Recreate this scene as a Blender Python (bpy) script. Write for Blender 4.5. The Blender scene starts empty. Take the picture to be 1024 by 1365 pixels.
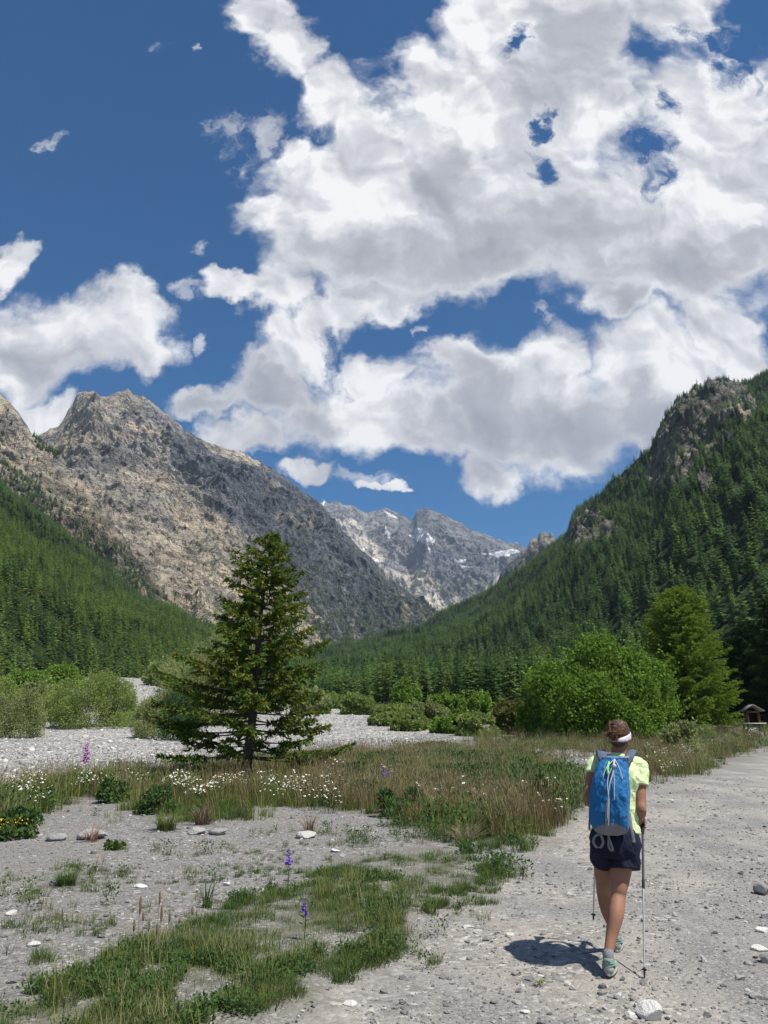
import bpy, bmesh, math, random
import numpy as np
from mathutils import Vector, Matrix
R = math.radians
rng = np.random.default_rng(7)
random.seed(7)
scene = bpy.context.scene
COL = scene.collection

# ---------------------------------------------------------------- camera model
FPX, CXP, CYP = 1025.0, 512.0, 682.5
PITCH = R(15.4)
CAMZ = 1.63
cP, sP = math.cos(PITCH), math.sin(PITCH)

def ae(px, py):
    """photo pixel -> (X/Y, (Z-cam)/Y) slopes of the sight line"""
    u = (CYP - py) / FPX
    dy = cP - u * sP
    return (px - CXP) / FPX / dy, (sP + u * cP) / dy

def at(px, py, Y):
    a, e = ae(px, py)
    return Vector((a * Y, Y, CAMZ + e * Y))

# ---------------------------------------------------------------- numpy noise
def _h(ix, iy, s):
    n = (ix.astype(np.int64) * 374761393 + iy.astype(np.int64) * 668265263 + s * 1442695041) & 0xFFFFFFFF
    n = ((n ^ (n >> 13)) * 1274126177) & 0xFFFFFFFF
    n = n ^ (n >> 16)
    return (n & 0xFFFFFF) / float(0xFFFFFF)

def vnoise(x, y, s=0):
    x = np.asarray(x, float); y = np.asarray(y, float)
    ix = np.floor(x); iy = np.floor(y)
    fx = x - ix; fy = y - iy
    fx = fx * fx * fx * (fx * (fx * 6 - 15) + 10); fy = fy * fy * fy * (fy * (fy * 6 - 15) + 10)
    a = _h(ix, iy, s); b = _h(ix + 1, iy, s); c = _h(ix, iy + 1, s); d = _h(ix + 1, iy + 1, s)
    return (a * (1 - fx) + b * fx) * (1 - fy) + (c * (1 - fx) + d * fx) * fy

def fbm(x, y, o=5, s=0, g=0.5):
    t = 0; am = 1; tot = 0
    x = np.asarray(x, float); y = np.asarray(y, float)
    for i in range(o):
        t = t + am * vnoise(x, y, s + i * 17); tot += am; am *= g
        x, y = x * 1.62 + y * 1.21 + 3.1, y * 1.62 - x * 1.21 + 7.7
    return t / tot

def ridged(x, y, o=6, s=0, g=0.55):
    t = 0; am = 1; tot = 0
    x = np.asarray(x, float); y = np.asarray(y, float)
    for i in range(o):
        v = 1 - np.abs(2 * vnoise(x, y, s + i * 31) - 1)
        t = t + am * v * v; tot += am; am *= g
        x, y = x * 1.62 + y * 1.21 + 9.1, y * 1.62 - x * 1.21 + 1.7
    return t / tot

def sstep(a, b, x):
    t = np.clip((np.asarray(x, float) - a) / (b - a), 0, 1)
    return t * t * (3 - 2 * t)

def inpoly(poly, x, y):
    x = np.asarray(x, float); y = np.asarray(y, float)
    r = np.zeros(x.shape, bool)
    n = len(poly); j = n - 1
    for i in range(n):
        xi, yi = poly[i]; xj, yj = poly[j]
        c = ((yi > y) != (yj > y)) & (x < (xj - xi) * (y - yi) / ((yj - yi) or 1e-9) + xi)
        r ^= c; j = i
    return r

# ---------------------------------------------------------------- ground height
def ground(x, y):
    x = np.asarray(x, float); y = np.asarray(y, float)
    q = y - 55
    z = 0.045 * (np.sqrt(q * q + 100) + q) / 2
    z = z - 0.045 * (np.sqrt(55.0 ** 2 + 100) - 55) / 2
    a = x / np.maximum(y, 1)
    q2 = y - 90
    z = z + 0.032 * (np.sqrt(q2 * q2 + 200) + q2) / 2 * sstep(-0.06, -0.38, a)
    amp = sstep(6, 40, y)
    z = z + (fbm(x / 9, y / 9, 3, 5) - 0.5) * 0.35 * amp
    z = z + (fbm(x / 1.3, y / 1.3, 3, 9) - 0.5) * 0.07
    # low vegetated hump between the track and the river bed
    hx = (x + 0.02 * y - 2.2); hy = y - 27
    z = z + 0.30 * np.exp(-(hx / 6.5) ** 2 - (hy / 7.0) ** 2)
    return z

def gz(x, y):
    return float(ground(np.array([x]), np.array([y]))[0])

_Ys = np.concatenate([np.linspace(3, 60, 900), np.geomspace(60.1, 1500, 1500)])
def G(px, py):
    """where the sight line through a photo pixel meets the ground"""
    a, e = ae(px, py)
    z = CAMZ + e * _Ys
    g = ground(a * _Ys, _Ys)
    k = np.argmax(z <= g)
    if z[k] > g[k]: k = len(_Ys) - 1
    Y = _Ys[k]
    return Vector((a * Y, Y, float(g[k])))

def gpoly(pts):
    return [(G(p[0], p[1]).x, G(p[0], p[1]).y) for p in pts]

# ---------------------------------------------------------------- object helpers
def tag(o, label=None, cat=None, group=None, kind=None):
    if label: o['label'] = label
    if cat: o['category'] = cat
    if group: o['group'] = group
    if kind: o['kind'] = kind
    return o

def empty(name, loc, rz=0.0):
    o = bpy.data.objects.new(name, None)
    o.empty_display_size = 0.2
    COL.objects.link(o); o.location = loc; o.rotation_euler = (0, 0, rz)
    return o

def mesh_np(name, V, faces, mats, smooth=False, attrs=None, midx=None):
    """faces: array (n,k) or list of such arrays"""
    if not isinstance(faces, list): faces = [faces]
    faces = [np.asarray(f, np.int32) for f in faces if len(f)]
    me = bpy.data.meshes.new(name)
    V = np.asarray(V, np.float32)
    me.vertices.add(len(V)); me.vertices.foreach_set('co', V.ravel())
    loops = np.concatenate([f.ravel() for f in faces])
    tot = np.concatenate([np.full(len(f), f.shape[1], np.int32) for f in faces])
    st = np.concatenate([[0], np.cumsum(tot)[:-1]]).astype(np.int32)
    me.loops.add(len(loops)); me.loops.foreach_set('vertex_index', loops)
    me.polygons.add(len(tot)); me.polygons.foreach_set('loop_start', st); me.polygons.foreach_set('loop_total', tot)
    if smooth: me.polygons.foreach_set('use_smooth', np.ones(len(tot), bool))
    if midx is not None: me.polygons.foreach_set('material_index', np.asarray(midx, np.int32))
    if attrs:
        for k, v in attrs.items():
            v = np.asarray(v, np.float32)
            if v.ndim == 1:
                at_ = me.attributes.new(k, 'FLOAT', 'POINT'); at_.data.foreach_set('value', v)
            else:
                at_ = me.attributes.new(k, 'FLOAT_COLOR', 'POINT')
                if v.shape[1] == 3: v = np.concatenate([v, np.ones((len(v), 1), np.float32)], 1)
                at_.data.foreach_set('color', v.ravel())
    me.update(calc_edges=True)
    if not smooth:
        pass
    for m in (mats if isinstance(mats, (list, tuple)) else [mats]): me.materials.append(m)
    return me

def ob(name, me, parent=None, loc=None):
    o = bpy.data.objects.new(name, me)
    COL.objects.link(o)
    if parent is not None: o.parent = parent
    if loc is not None: o.location = loc
    return o

def children(o):
    return [c for c in bpy.data.objects if c.parent == o]

class Tree_:   # cached children for fast copying
    pass

def copy_tree(o, kids, parent=None):
    c = o.copy(); COL.objects.link(c); c.parent = parent
    for ch in kids:
        d = ch.copy(); COL.objects.link(d); d.parent = c
    return c

class MB:
    """collects shapes into ONE mesh"""
    def __init__(s): s.V = []; s.F = {}; s.n = 0
    def add(s, V, F):
        V = np.asarray(V, float).reshape(-1, 3); F = np.asarray(F, int)
        s.V.append(V); s.F.setdefault(F.shape[1], []).append(F + s.n); s.n += len(V)
    def grid(s, P, closeu=False):
        """P (nv, nu, 3)"""
        nv, nu = P.shape[:2]
        i = np.arange(nv - 1)[:, None]; j = np.arange(nu if closeu else nu - 1)[None, :]
        j2 = (j + 1) % nu
        F = np.stack([i * nu + j, i * nu + j2, (i + 1) * nu + j2, (i + 1) * nu + j], -1).reshape(-1, 4)
        s.add(P.reshape(-1, 3), F)
    def tube(s, pts, rad, seg=8, cap=True, ref=(1, 0, 0)):
        pts = [Vector(p) for p in pts]
        if not hasattr(rad, '__len__'): rad = [rad] * len(pts)
        rings = []
        ref = Vector(ref).normalized()
        for i, p in enumerate(pts):
            t = (pts[min(i + 1, len(pts) - 1)] - pts[max(i - 1, 0)]).normalized()
            u = ref - t * ref.dot(t)
            if u.length < 1e-3: u = Vector((0, 1, 0)) - t * t.y
            u.normalize(); v = t.cross(u)
            ra, rb = rad[i] if hasattr(rad[i], '__len__') else (rad[i], rad[i])
            rings.append([[*(p + u * (ra * math.cos(k * 2 * math.pi / seg)) + v * (rb * math.sin(k * 2 * math.pi / seg)))] for k in range(seg)])
        P = np.array(rings)
        n0 = s.n
        s.grid(P, True)
        if cap:
            c0 = P[0].mean(0); c1 = P[-1].mean(0)
            s.add(np.concatenate([P[0], [c0]]), [[k, seg, (k + 1) % seg] for k in range(seg)])
            s.add(np.concatenate([P[-1], [c1]]), [[k, (k + 1) % seg, seg] for k in range(seg)])
    def ball(s, c, r, nu=16, nv=10, rot=None):
        th = np.linspace(0, math.pi, nv)[:, None]; ph = np.linspace(0, 2 * math.pi, nu, endpoint=False)[None, :]
        P = np.stack([np.sin(th) * np.cos(ph) * r[0], np.sin(th) * np.sin(ph) * r[1], np.cos(th) * r[2] + 0 * ph], -1)
        if rot is not None: P = P @ np.array(rot).T
        s.grid(P + np.array(c), True)
    def box(s, c, d, rot=None):
        x, y, z = [q / 2 for q in d]
        P = np.array([[-x, -y, -z], [x, -y, -z], [x, y, -z], [-x, y, -z], [-x, -y, z], [x, -y, z], [x, y, z], [-x, y, z]])
        if rot is not None: P = P @ np.array(rot).T
        s.add(P + np.array(c), [[0, 3, 2, 1], [4, 5, 6, 7], [0, 1, 5, 4], [1, 2, 6, 5], [2, 3, 7, 6], [3, 0, 4, 7]])
    def mesh(s, name, mat, smooth=False, attrs=None):
        return mesh_np(name, np.concatenate(s.V), [np.concatenate(f) for f in s.F.values()], mat, smooth, attrs)
    def build(s, name, mat, parent=None, smooth=False):
        o = ob(name, s.mesh(name, mat, smooth), parent)
        if parent is not None and parent.type == 'EMPTY' or parent is not None:
            # geometry is given in world coordinates: move it into the parent's frame
            off = wloc(parent)
            v = np.empty(len(o.data.vertices) * 3, np.float32); o.data.vertices.foreach_get('co', v)
            v = v.reshape(-1, 3) - np.array(off, np.float32); o.data.vertices.foreach_set('co', v.ravel())
            o.data.update()
        return o

def wloc(o):
    l = Vector((0, 0, 0))
    while o is not None:
        l += Vector(o.location); o = o.parent
    return l

def remeshed(name, mb, mat, parent, voxel=0.006, smooth=6, extra=None):
    """voxel-unite the shapes of mb into one continuous skin"""
    tmp = ob('tmp_remesh', mb.mesh('tmp', mat))
    m = tmp.modifiers.new('r', 'REMESH'); m.mode = 'VOXEL'; m.voxel_size = voxel
    sm = tmp.modifiers.new('s', 'SMOOTH'); sm.iterations = smooth; sm.factor = 0.5
    dg = bpy.context.evaluated_depsgraph_get()
    dg.update()
    me = bpy.data.meshes.new_from_object(tmp.evaluated_get(dg))
    bpy.data.objects.remove(tmp)
    v = np.empty(len(me.vertices) * 3, np.float32); me.vertices.foreach_get('co', v); v = v.reshape(-1, 3)
    if extra is not None: v = extra(v)
    off = np.array(wloc(parent), np.float32) if parent is not None else 0
    v = (v - off).astype(np.float32)
    me.vertices.foreach_set('co', v.ravel())
    me.polygons.foreach_set('use_smooth', np.ones(len(me.polygons), bool))
    me.materials.clear(); me.materials.append(mat); me.name = name; me.update()
    return ob(name, me, parent)

# ---------------------------------------------------------------- shader helpers
def node(nt, typ, ins=None, **props):
    n = nt.nodes.new(typ)
    for k, v in props.items(): setattr(n, k, v)
    if ins:
        for k, v in ins.items():
            s = n.inputs[k]
            if isinstance(v, bpy.types.NodeSocket): nt.links.new(v, s)
            elif isinstance(v, bpy.types.Node): nt.links.new(v.outputs[0], s)
            else: s.default_value = v
    return n

def math_(nt, op, a, b=0.0, c=0.0, clamp=False):
    return node(nt, 'ShaderNodeMath', {0: a, 1: b, 2: c}, operation=op, use_clamp=clamp).outputs[0]

def maprange(nt, v, a, b, c=0.0, d=1.0, interp='SMOOTHSTEP'):
    return node(nt, 'ShaderNodeMapRange', {0: v, 1: a, 2: b, 3: c, 4: d}, interpolation_type=interp).outputs[0]

def mixc(nt, f, a, b, blend='MIX'):
    n = nt.nodes.new('ShaderNodeMix'); n.data_type = 'RGBA'; n.blend_type = blend
    for k, v in ((0, f), (6, a), (7, b)):
        if isinstance(v, bpy.types.NodeSocket): nt.links.new(v, n.inputs[k])
        elif k == 0: n.inputs[0].default_value = v
        else: n.inputs[k].default_value = (*v, 1) if len(v) == 3 else v
    return n.outputs[2]

def ramp(nt, f, stops):
    n = nt.nodes.new('ShaderNodeValToRGB')
    el = n.color_ramp.elements
    while len(el) < len(stops): el.new(0.5)
    for e, (p, c) in zip(el, stops): e.position = p; e.color = (*c, 1)
    nt.links.new(f, n.inputs[0])
    return n.outputs[0]

def newmat(name):
    m = bpy.data.materials.new(name); m.use_nodes = True
    nt = m.node_tree; nt.nodes.clear()
    out = nt.nodes.new('ShaderNodeOutputMaterial')
    return m, nt, out

def noise(nt, vec, scale, detail=4, rough=0.55, out=0, dist=0.0):
    n = node(nt, 'ShaderNodeTexNoise', {'Vector': vec, 'Scale': scale, 'Detail': detail, 'Roughness': rough, 'Distortion': dist})
    return n.outputs[out]

def simple_mat(name, col, rough=0.8, var=0.15, scale=20, bump=0.0, spec=0.3, metallic=0.0):
    m, nt, out = newmat(name)
    tc = node(nt, 'ShaderNodeTexCoord').outputs['Object']
    n = noise(nt, tc, scale, 4)
    c = mixc(nt, n, tuple(x * (1 - var) for x in col), tuple(min(1, x * (1 + var)) for x in col))
    b = node(nt, 'ShaderNodeBsdfPrincipled', {'Base Color': c, 'Roughness': rough, 'Specular IOR Level': spec, 'Metallic': metallic})
    if bump:
        bp = node(nt, 'ShaderNodeBump', {'Height': noise(nt, tc, scale * 2, 5), 'Distance': bump, 'Strength': 0.7})
        nt.links.new(bp.outputs[0], b.inputs['Normal'])
    nt.links.new(b.outputs[0], out.inputs[0])
    return m

def leaf_mat(name, dark, light, tip=None, scale=1.0, trans=0.3, rnd=0.5):
    """foliage: colour varies per plant, by clumps and from leaf to leaf"""
    m, nt, out = newmat(name)
    tc = node(nt, 'ShaderNodeTexCoord').outputs['Object']
    oi = node(nt, 'ShaderNodeObjectInfo')
    geo = node(nt, 'ShaderNodeNewGeometry')
    isl = geo.outputs['Random Per Island']
    n = noise(nt, tc, scale, 3)
    f = math_(nt, 'MULTIPLY_ADD', isl, 0.45, math_(nt, 'MULTIPLY_ADD', n, 0.9, math_(nt, 'MULTIPLY_ADD', oi.outputs['Random'], rnd, -0.25 - rnd / 2)), True)
    c = mixc(nt, f, dark, light)
    if tip is not None:
        f2 = maprange(nt, math_(nt, 'MULTIPLY_ADD', isl, 0.4, noise(nt, tc, scale * 2.3, 2)), 0.72, 1.0)
        c = mixc(nt, f2, c, tip)
    d = node(nt, 'ShaderNodeBsdfDiffuse', {'Color': c})
    t = node(nt, 'ShaderNodeBsdfTranslucent', {'Color': c})
    mx = node(nt, 'ShaderNodeMixShader', {0: trans, 1: d.outputs[0], 2: t.outputs[0]})
    nt.links.new(mx.outputs[0], out.inputs[0])
    return m

def scatter_stuff(name, P, rot, scl, idx, protos, label, cat, kind='stuff', tilt=None):
    """ONE object: points with geometry-node instances of the prototype meshes"""
    n = len(P)
    me = bpy.data.meshes.new(name)
    me.vertices.add(n); me.vertices.foreach_set('co', np.asarray(P, np.float32).ravel())
    e = np.zeros((n, 3), np.float32)
    if tilt is not None: e[:, 0] = tilt[0]; e[:, 1] = tilt[1]
    e[:, 2] = rot
    a = me.attributes.new('rotv', 'FLOAT_VECTOR', 'POINT'); a.data.foreach_set('vector', e.ravel())
    scl = np.asarray(scl, np.float32)
    if scl.ndim == 1: scl = np.repeat(scl[:, None], 3, 1)
    a = me.attributes.new('sclv', 'FLOAT_VECTOR', 'POINT'); a.data.foreach_set('vector', scl.ravel())
    a = me.attributes.new('pick', 'INT', 'POINT'); a.data.foreach_set('value', np.asarray(idx, np.int32))
    o = ob(name, me); tag(o, label, cat, None, kind)
    ng = bpy.data.node_groups.new(name + '_scatter', 'GeometryNodeTree')
    ng.interface.new_socket('Geometry', in_out='INPUT', socket_type='NodeSocketGeometry')
    ng.interface.new_socket('Geometry', in_out='OUTPUT', socket_type='NodeSocketGeometry')
    gi = ng.nodes.new('NodeGroupInput'); go = ng.nodes.new('NodeGroupOutput')
    def named(nm, dt):
        q = ng.nodes.new('GeometryNodeInputNamedAttribute'); q.data_type = dt; q.inputs[0].default_value = nm
        return q.outputs[0]
    rv = named('rotv', 'FLOAT_VECTOR'); sv = named('sclv', 'FLOAT_VECTOR'); pk = named('pick', 'INT')
    jn = ng.nodes.new('GeometryNodeJoinGeometry')
    for k, pm in enumerate(protos):
        po = bpy.data.objects.new(name + '_source', pm)
        oi = ng.nodes.new('GeometryNodeObjectInfo'); oi.inputs['Object'].default_value = po
        oi.inputs['As Instance'].default_value = True
        cmp_ = ng.nodes.new('FunctionNodeCompare'); cmp_.data_type = 'INT'; cmp_.operation = 'EQUAL'
        si = [s for s in cmp_.inputs if s.type == 'INT']
        ng.links.new(pk, si[0]); si[1].default_value = k
        io = ng.nodes.new('GeometryNodeInstanceOnPoints')
        ng.links.new(gi.outputs[0], io.inputs['Points']); ng.links.new(cmp_.outputs[0], io.inputs['Selection'])
        ng.links.new(oi.outputs['Geometry'], io.inputs['Instance'])
        er = ng.nodes.new('FunctionNodeEulerToRotation'); ng.links.new(rv, er.inputs[0])
        ng.links.new(er.outputs[0], io.inputs['Rotation']); ng.links.new(sv, io.inputs['Scale'])
        ng.links.new(io.outputs[0], jn.inputs[0])
    ng.links.new(jn.outputs[0], go.inputs[0])
    md = o.modifiers.new('scatter', 'NODES'); md.node_group = ng
    return o
# ================================================================ camera, light, sky
cam = bpy.data.cameras.new('camera'); co = bpy.data.objects.new('camera', cam); COL.objects.link(co)
cam.sensor_fit = 'VERTICAL'; cam.sensor_height = 24; cam.sensor_width = 24
cam.lens = 24 * FPX / 1365.0
cam.clip_start = 0.1; cam.clip_end = 60000
co.location = (0, 0, CAMZ); co.rotation_euler = (math.pi / 2 + PITCH, 0, 0)
scene.camera = co

SUN_EL = R(61); SUN_AZ = R(125)       # azimuth clockwise from +Y
S = Vector((math.sin(SUN_AZ) * math.cos(SUN_EL), math.cos(SUN_AZ) * math.cos(SUN_EL), math.sin(SUN_EL)))
sl = bpy.data.lights.new('sun', 'SUN'); sl.energy = 4.8; sl.angle = R(0.55); sl.color = (1.0, 0.94, 0.85)
so = bpy.data.objects.new('sun', sl); COL.objects.link(so)
so.rotation_euler = S.to_track_quat('Z', 'Y').to_euler(); so.location = (30, -20, 60)

w = bpy.data.worlds.new('World'); scene.world = w; w.use_nodes = True
nt = w.node_tree; nt.nodes.clear()
wo = nt.nodes.new('ShaderNodeOutputWorld'); bg = nt.nodes.new('ShaderNodeBackground')
nt.links.new(bg.outputs[0], wo.inputs[0]); bg.inputs[1].default_value = 0.10
sky = nt.nodes.new('ShaderNodeTexSky'); sky.sky_type = 'NISHITA'; sky.sun_disc = False
sky.sun_elevation = SUN_EL; sky.sun_rotation = SUN_AZ; sky.altitude = 1700; sky.air_density = 1.0; sky.dust_density = 0.3; sky.ozone_density = 2.0
tc = node(nt, 'ShaderNodeTexCoord').outputs['Generated']
sep = node(nt, 'ShaderNodeSeparateXYZ', {0: tc})
yy = math_(nt, 'MAXIMUM', sep.outputs[1], 0.05)
aa = math_(nt, 'DIVIDE', sep.outputs[0], yy); ee = math_(nt, 'DIVIDE', sep.outputs[2], yy)
p0 = node(nt, 'ShaderNodeCombineXYZ', {0: aa, 1: ee, 2: 0.37}).outputs[0]
def vm(op, a, b, c=None):
    n = nt.nodes.new('ShaderNodeVectorMath'); n.operation = op
    for k, v in enumerate((a, b, c)):
        if v is None: continue
        if isinstance(v, bpy.types.NodeSocket): nt.links.new(v, n.inputs[k])
        else: n.inputs[k].default_value = v
    return n
def wnoise(nt, vec, scale, detail=4, rough=0.55, out=0, dist=0.0, dims='2D'):
    n = node(nt, 'ShaderNodeTexNoise', {'Vector': vec, 'Scale': scale, 'Detail': detail, 'Roughness': rough, 'Distortion': dist}, noise_dimensions=dims)
    return n.outputs[out]
# warp the cloud plane so outlines break up at every scale
wn = wnoise(nt, p0, 5.0, 3, 0.5, out=1)
wn2 = wnoise(nt, p0, 17.0, 4, 0.6, out=1)
pw = vm('MULTIPLY_ADD', vm('SUBTRACT', wn, (0.5, 0.5, 0.5)).outputs[0], (0.13, 0.13, 0), p0).outputs[0]
pw = vm('MULTIPLY_ADD', vm('SUBTRACT', wn2, (0.5, 0.5, 0.5)).outputs[0], (0.07, 0.07, 0), pw).outputs[0]

def field(ells, soft=0.18):
    m = None
    for (px, py, rx, ry) in ells:
        a0, e0 = ae(px, py); a1, _ = ae(px + rx, py); _, e1 = ae(px, py - ry)
        ix, iy = 1 / abs(a1 - a0), 1 / abs(e1 - e0)
        q = vm('MULTIPLY_ADD', pw, (ix, iy, 0), (-a0 * ix, -e0 * iy, 0)).outputs[0]
        l = vm('LENGTH', q, None).outputs['Value']
        m = l if m is None else math_(nt, 'SMOOTH_MIN', m, l, soft)
    return m
CLOUD = [(350, 10, 55, 40), (400, 70, 55, 42), (450, 125, 52, 42), (495, 170, 45, 40),
    (560, 110, 50, 60), (660, 40, 70, 75), (760, 30, 110, 80), (880, 10, 90, 60), (960, 150, 110, 90), (1000, 260, 120, 140),
    (660, 130, 150, 80), (780, 130, 110, 90), (450, 235, 110, 62), (400, 285, 75, 45), (560, 230, 140, 90), (690, 250, 150, 100),
    (480, 330, 120, 70), (620, 330, 140, 60), (820, 300, 190, 95), (900, 350, 160, 62), (830, 395, 70, 34), (500, 385, 70, 30), (390, 185, 32, 26),
    (20, 350, 26, 34), (90, 450, 105, 58), (165, 410, 42, 38), (30, 500, 60, 60), (60, 555, 60, 30), (170, 470, 50, 40),
    (310, 392, 46, 20), (380, 400, 62, 34), (450, 420, 52, 32), (395, 460, 58, 42), (350, 510, 60, 40),
    (270, 525, 48, 26), (330, 570, 70, 34), (430, 545, 100, 52), (500, 500, 52, 40), (540, 560, 100, 52), (640, 530, 110, 78), (640, 620, 60, 44),
    (600, 485, 60, 34), (720, 480, 60, 54), (750, 560, 130, 76), (860, 480, 100, 70), (880, 540, 90, 64), (960, 450, 58, 48), (990, 490, 40, 32),
    (410, 628, 46, 18), (500, 652, 24, 9)]
WISP = [(250, 398, 34, 22), (285, 160, 40, 26), (316, 215, 22, 36), (265, 72, 12, 14), (210, 76, 24, 16), (62, 192, 32, 14), (280, 335, 16, 18), (345, 165, 30, 26), (720, 415, 22, 12), (440, 160, 20, 14), (245, 450, 22, 12), (560, 425, 14, 9), (475, 642, 60, 16)]
HOLE = [(880, 205, 34, 46), (730, 222, 22, 22), (725, 165, 14, 18), (985, 62, 60, 48), (905, 140, 20, 24), (462, 462, 26, 42), (700, 60, 16, 24), (330, 430, 20, 12)]
m = field(CLOUD)
hole = math_(nt, 'ADD', field(HOLE, 0.1), math_(nt, 'MULTIPLY', math_(nt, 'SUBTRACT', wnoise(nt, pw, 16.0, 6, 0.65), 0.5), 2.6))
m = math_(nt, 'MAXIMUM', m, math_(nt, 'SUBTRACT', 1.30, math_(nt, 'MULTIPLY', hole, .55)))
def puff(v, scale, detail=2.0):
    n = node(nt, 'ShaderNodeTexVoronoi', {'Vector': v, 'Scale': scale, 'Detail': detail, 'Roughness': .55, 'Lacunarity': 2.3, 'Smoothness': .35}, voronoi_dimensions='2D', feature='SMOOTH_F1', normalize=True)
    return math_(nt, 'SUBTRACT', 1.0, n.outputs['Distance'])
ps = vm('MULTIPLY_ADD', vm('SUBTRACT', wn, (0.5, 0.5, 0.5)).outputs[0], (0.10, 0.10, 0), p0).outputs[0]
ps = vm('MULTIPLY_ADD', vm('SUBTRACT', wn2, (0.5, 0.5, 0.5)).outputs[0], (0.025, 0.025, 0), ps).outputs[0]
PF = puff(ps, 9.0)
f1 = wnoise(nt, vm('MULTIPLY', ps, (1, 1.2, 1)).outputs[0], 9.0, 9, 0.58)
f1 = math_(nt, 'ADD', math_(nt, 'MULTIPLY', f1, .80), math_(nt, 'MULTIPLY', PF, .26))
dens = math_(nt, 'ADD', math_(nt, 'MULTIPLY', math_(nt, 'SUBTRACT', 1.0, m), 1.7), math_(nt, 'MULTIPLY', math_(nt, 'SUBTRACT', f1, 0.55), 2.3))
al = maprange(nt, dens, -0.20, 0.72)
wd = math_(nt, 'ADD', math_(nt, 'SUBTRACT', 0.90, field(WISP, 0.1)), math_(nt, 'MULTIPLY', math_(nt, 'SUBTRACT', wnoise(nt, pw, 14, 9, 0.70), 0.5), 3.3))
wal = maprange(nt, wd, 0.05, 1.0, 0.0, 0.6)
# general scattered cloud for the parts of the sky the photo does not show
back = maprange(nt, wnoise(nt, tc, 2.6, 5, 0.6, dims='3D'), 0.52, 0.62)
infront = math_(nt, 'GREATER_THAN', sep.outputs[1], 0.08)
al = math_(nt, 'MAXIMUM', al, wal)
al = node(nt, 'ShaderNodeMix', {0: infront, 2: back, 3: al}).outputs[0]
# thick parts and cloud bases are grey, thin sun-facing puffs white
GREY = [(900, 355, 190, 58), (600, 350, 150, 52), (480, 340, 80, 52), (800, 60, 90, 60), (690, 180, 60, 60), (740, 300, 180, 46), (640, 560, 120, 70), (760, 590, 120, 50),
        (330, 510, 110, 40), (90, 500, 90, 46), (860, 560, 80, 44), (420, 560, 90, 36), (600, 240, 50, 50), (840, 400, 60, 30), (1000, 330, 60, 40)]
gm = maprange(nt, math_(nt, 'ADD', field(GREY, 0.3), math_(nt, 'MULTIPLY', math_(nt, 'SUBTRACT', wnoise(nt, pw, 6, 5, 0.55), 0.5), 1.6)), 1.35, 0.2)
big = wnoise(nt, ps, 7.0, 2, 0.45)
big2 = wnoise(nt, vm('ADD', ps, (0.016, 0.034, 0)).outputs[0], 7.0, 2, 0.45)
fin = wnoise(nt, ps, 20.0, 4, 0.55)
fin2 = wnoise(nt, vm('ADD', ps, (0.006, 0.012, 0)).outputs[0], 20.0, 4, 0.55)
PF2 = puff(vm('ADD', ps, (0.012, 0.026, 0)).outputs[0], 9.0)
rel = math_(nt, 'ADD', math_(nt, 'MULTIPLY', math_(nt, 'SUBTRACT', PF, PF2), .62), math_(nt, 'ADD', math_(nt, 'MULTIPLY', math_(nt, 'SUBTRACT', big, big2), .9), math_(nt, 'MULTIPLY', math_(nt, 'SUBTRACT', fin, fin2), .45)))
thick = maprange(nt, dens, 0.25, 1.3)
rel = math_(nt, 'MULTIPLY', rel, math_(nt, 'SUBTRACT', 1.0, math_(nt, 'MULTIPLY', gm, .55)))
br = math_(nt, 'ADD', 0.90, rel)
br = math_(nt, 'SUBTRACT', br, math_(nt, 'MULTIPLY', gm, math_(nt, 'MULTIPLY_ADD', thick, 0.27, 0.10)))
br = math_(nt, 'MINIMUM', math_(nt, 'MAXIMUM', br, 0.2), 1.0)
ccol = ramp(nt, br, [(0.2, (0.28, 0.29, 0.33)), (0.45, (0.38, 0.39, 0.435)), (0.65, (0.52, 0.53, 0.575)), (0.85, (0.74, 0.745, 0.775)), (1.0, (0.97, 0.965, 0.97))])
csc = vm('SCALE', ccol, None); csc.inputs['Scale'].default_value = 7.6
# slight deepening of the clean mountain-air blue
hs = node(nt, 'ShaderNodeHueSaturation', {'Saturation': 1.66, 'Value': 0.74, 'Color': sky.outputs[0]}).outputs[0]
cc = mixc(nt, al, hs, csc.outputs[0])
nt.links.new(cc, bg.inputs[0])
w.cycles.sampling_method = 'MANUAL'; w.cycles.sample_map_resolution = 512

vs = scene.view_settings
vs.view_transform = 'Standard'; vs.look = 'None'; vs.gamma = 1; vs.use_curve_mapping = False; vs.exposure = 0.42
# ================================================================ ground sheet
PATH = gpoly([(400, 1365), (455, 1310), (530, 1250), (610, 1200), (670, 1165), (700, 1130), (750, 1090), (800, 1068), (870, 1052), (930, 1037), (985, 1012), (1024, 1000)])
PATH = PATH + [(60, 78), (30, 26), (8.3, 8.2), (4.3, 4.5), (3.6, 2.0), (-0.2, 1.5)]
RIVER = gpoly([(-160, 925), (0, 913), (112, 897), (188, 897), (235, 930), (430, 936), (480, 943), (560, 966), (625, 986), (600, 994), (440, 1002), (330, 1022), (200, 1032), (0, 1047), (-220, 1062)])
GRASS = gpoly([(60, 1330), (180, 1280), (250, 1238), (330, 1208), (400, 1182), (450, 1160), (520, 1143), (600, 1133), (652, 1152), (658, 1180), (610, 1203), (565, 1215), (545, 1240), (490, 1280), (440, 1325), (400, 1365)]) + [(-0.7, 4.3), (-3.0, 4.2)]
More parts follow.
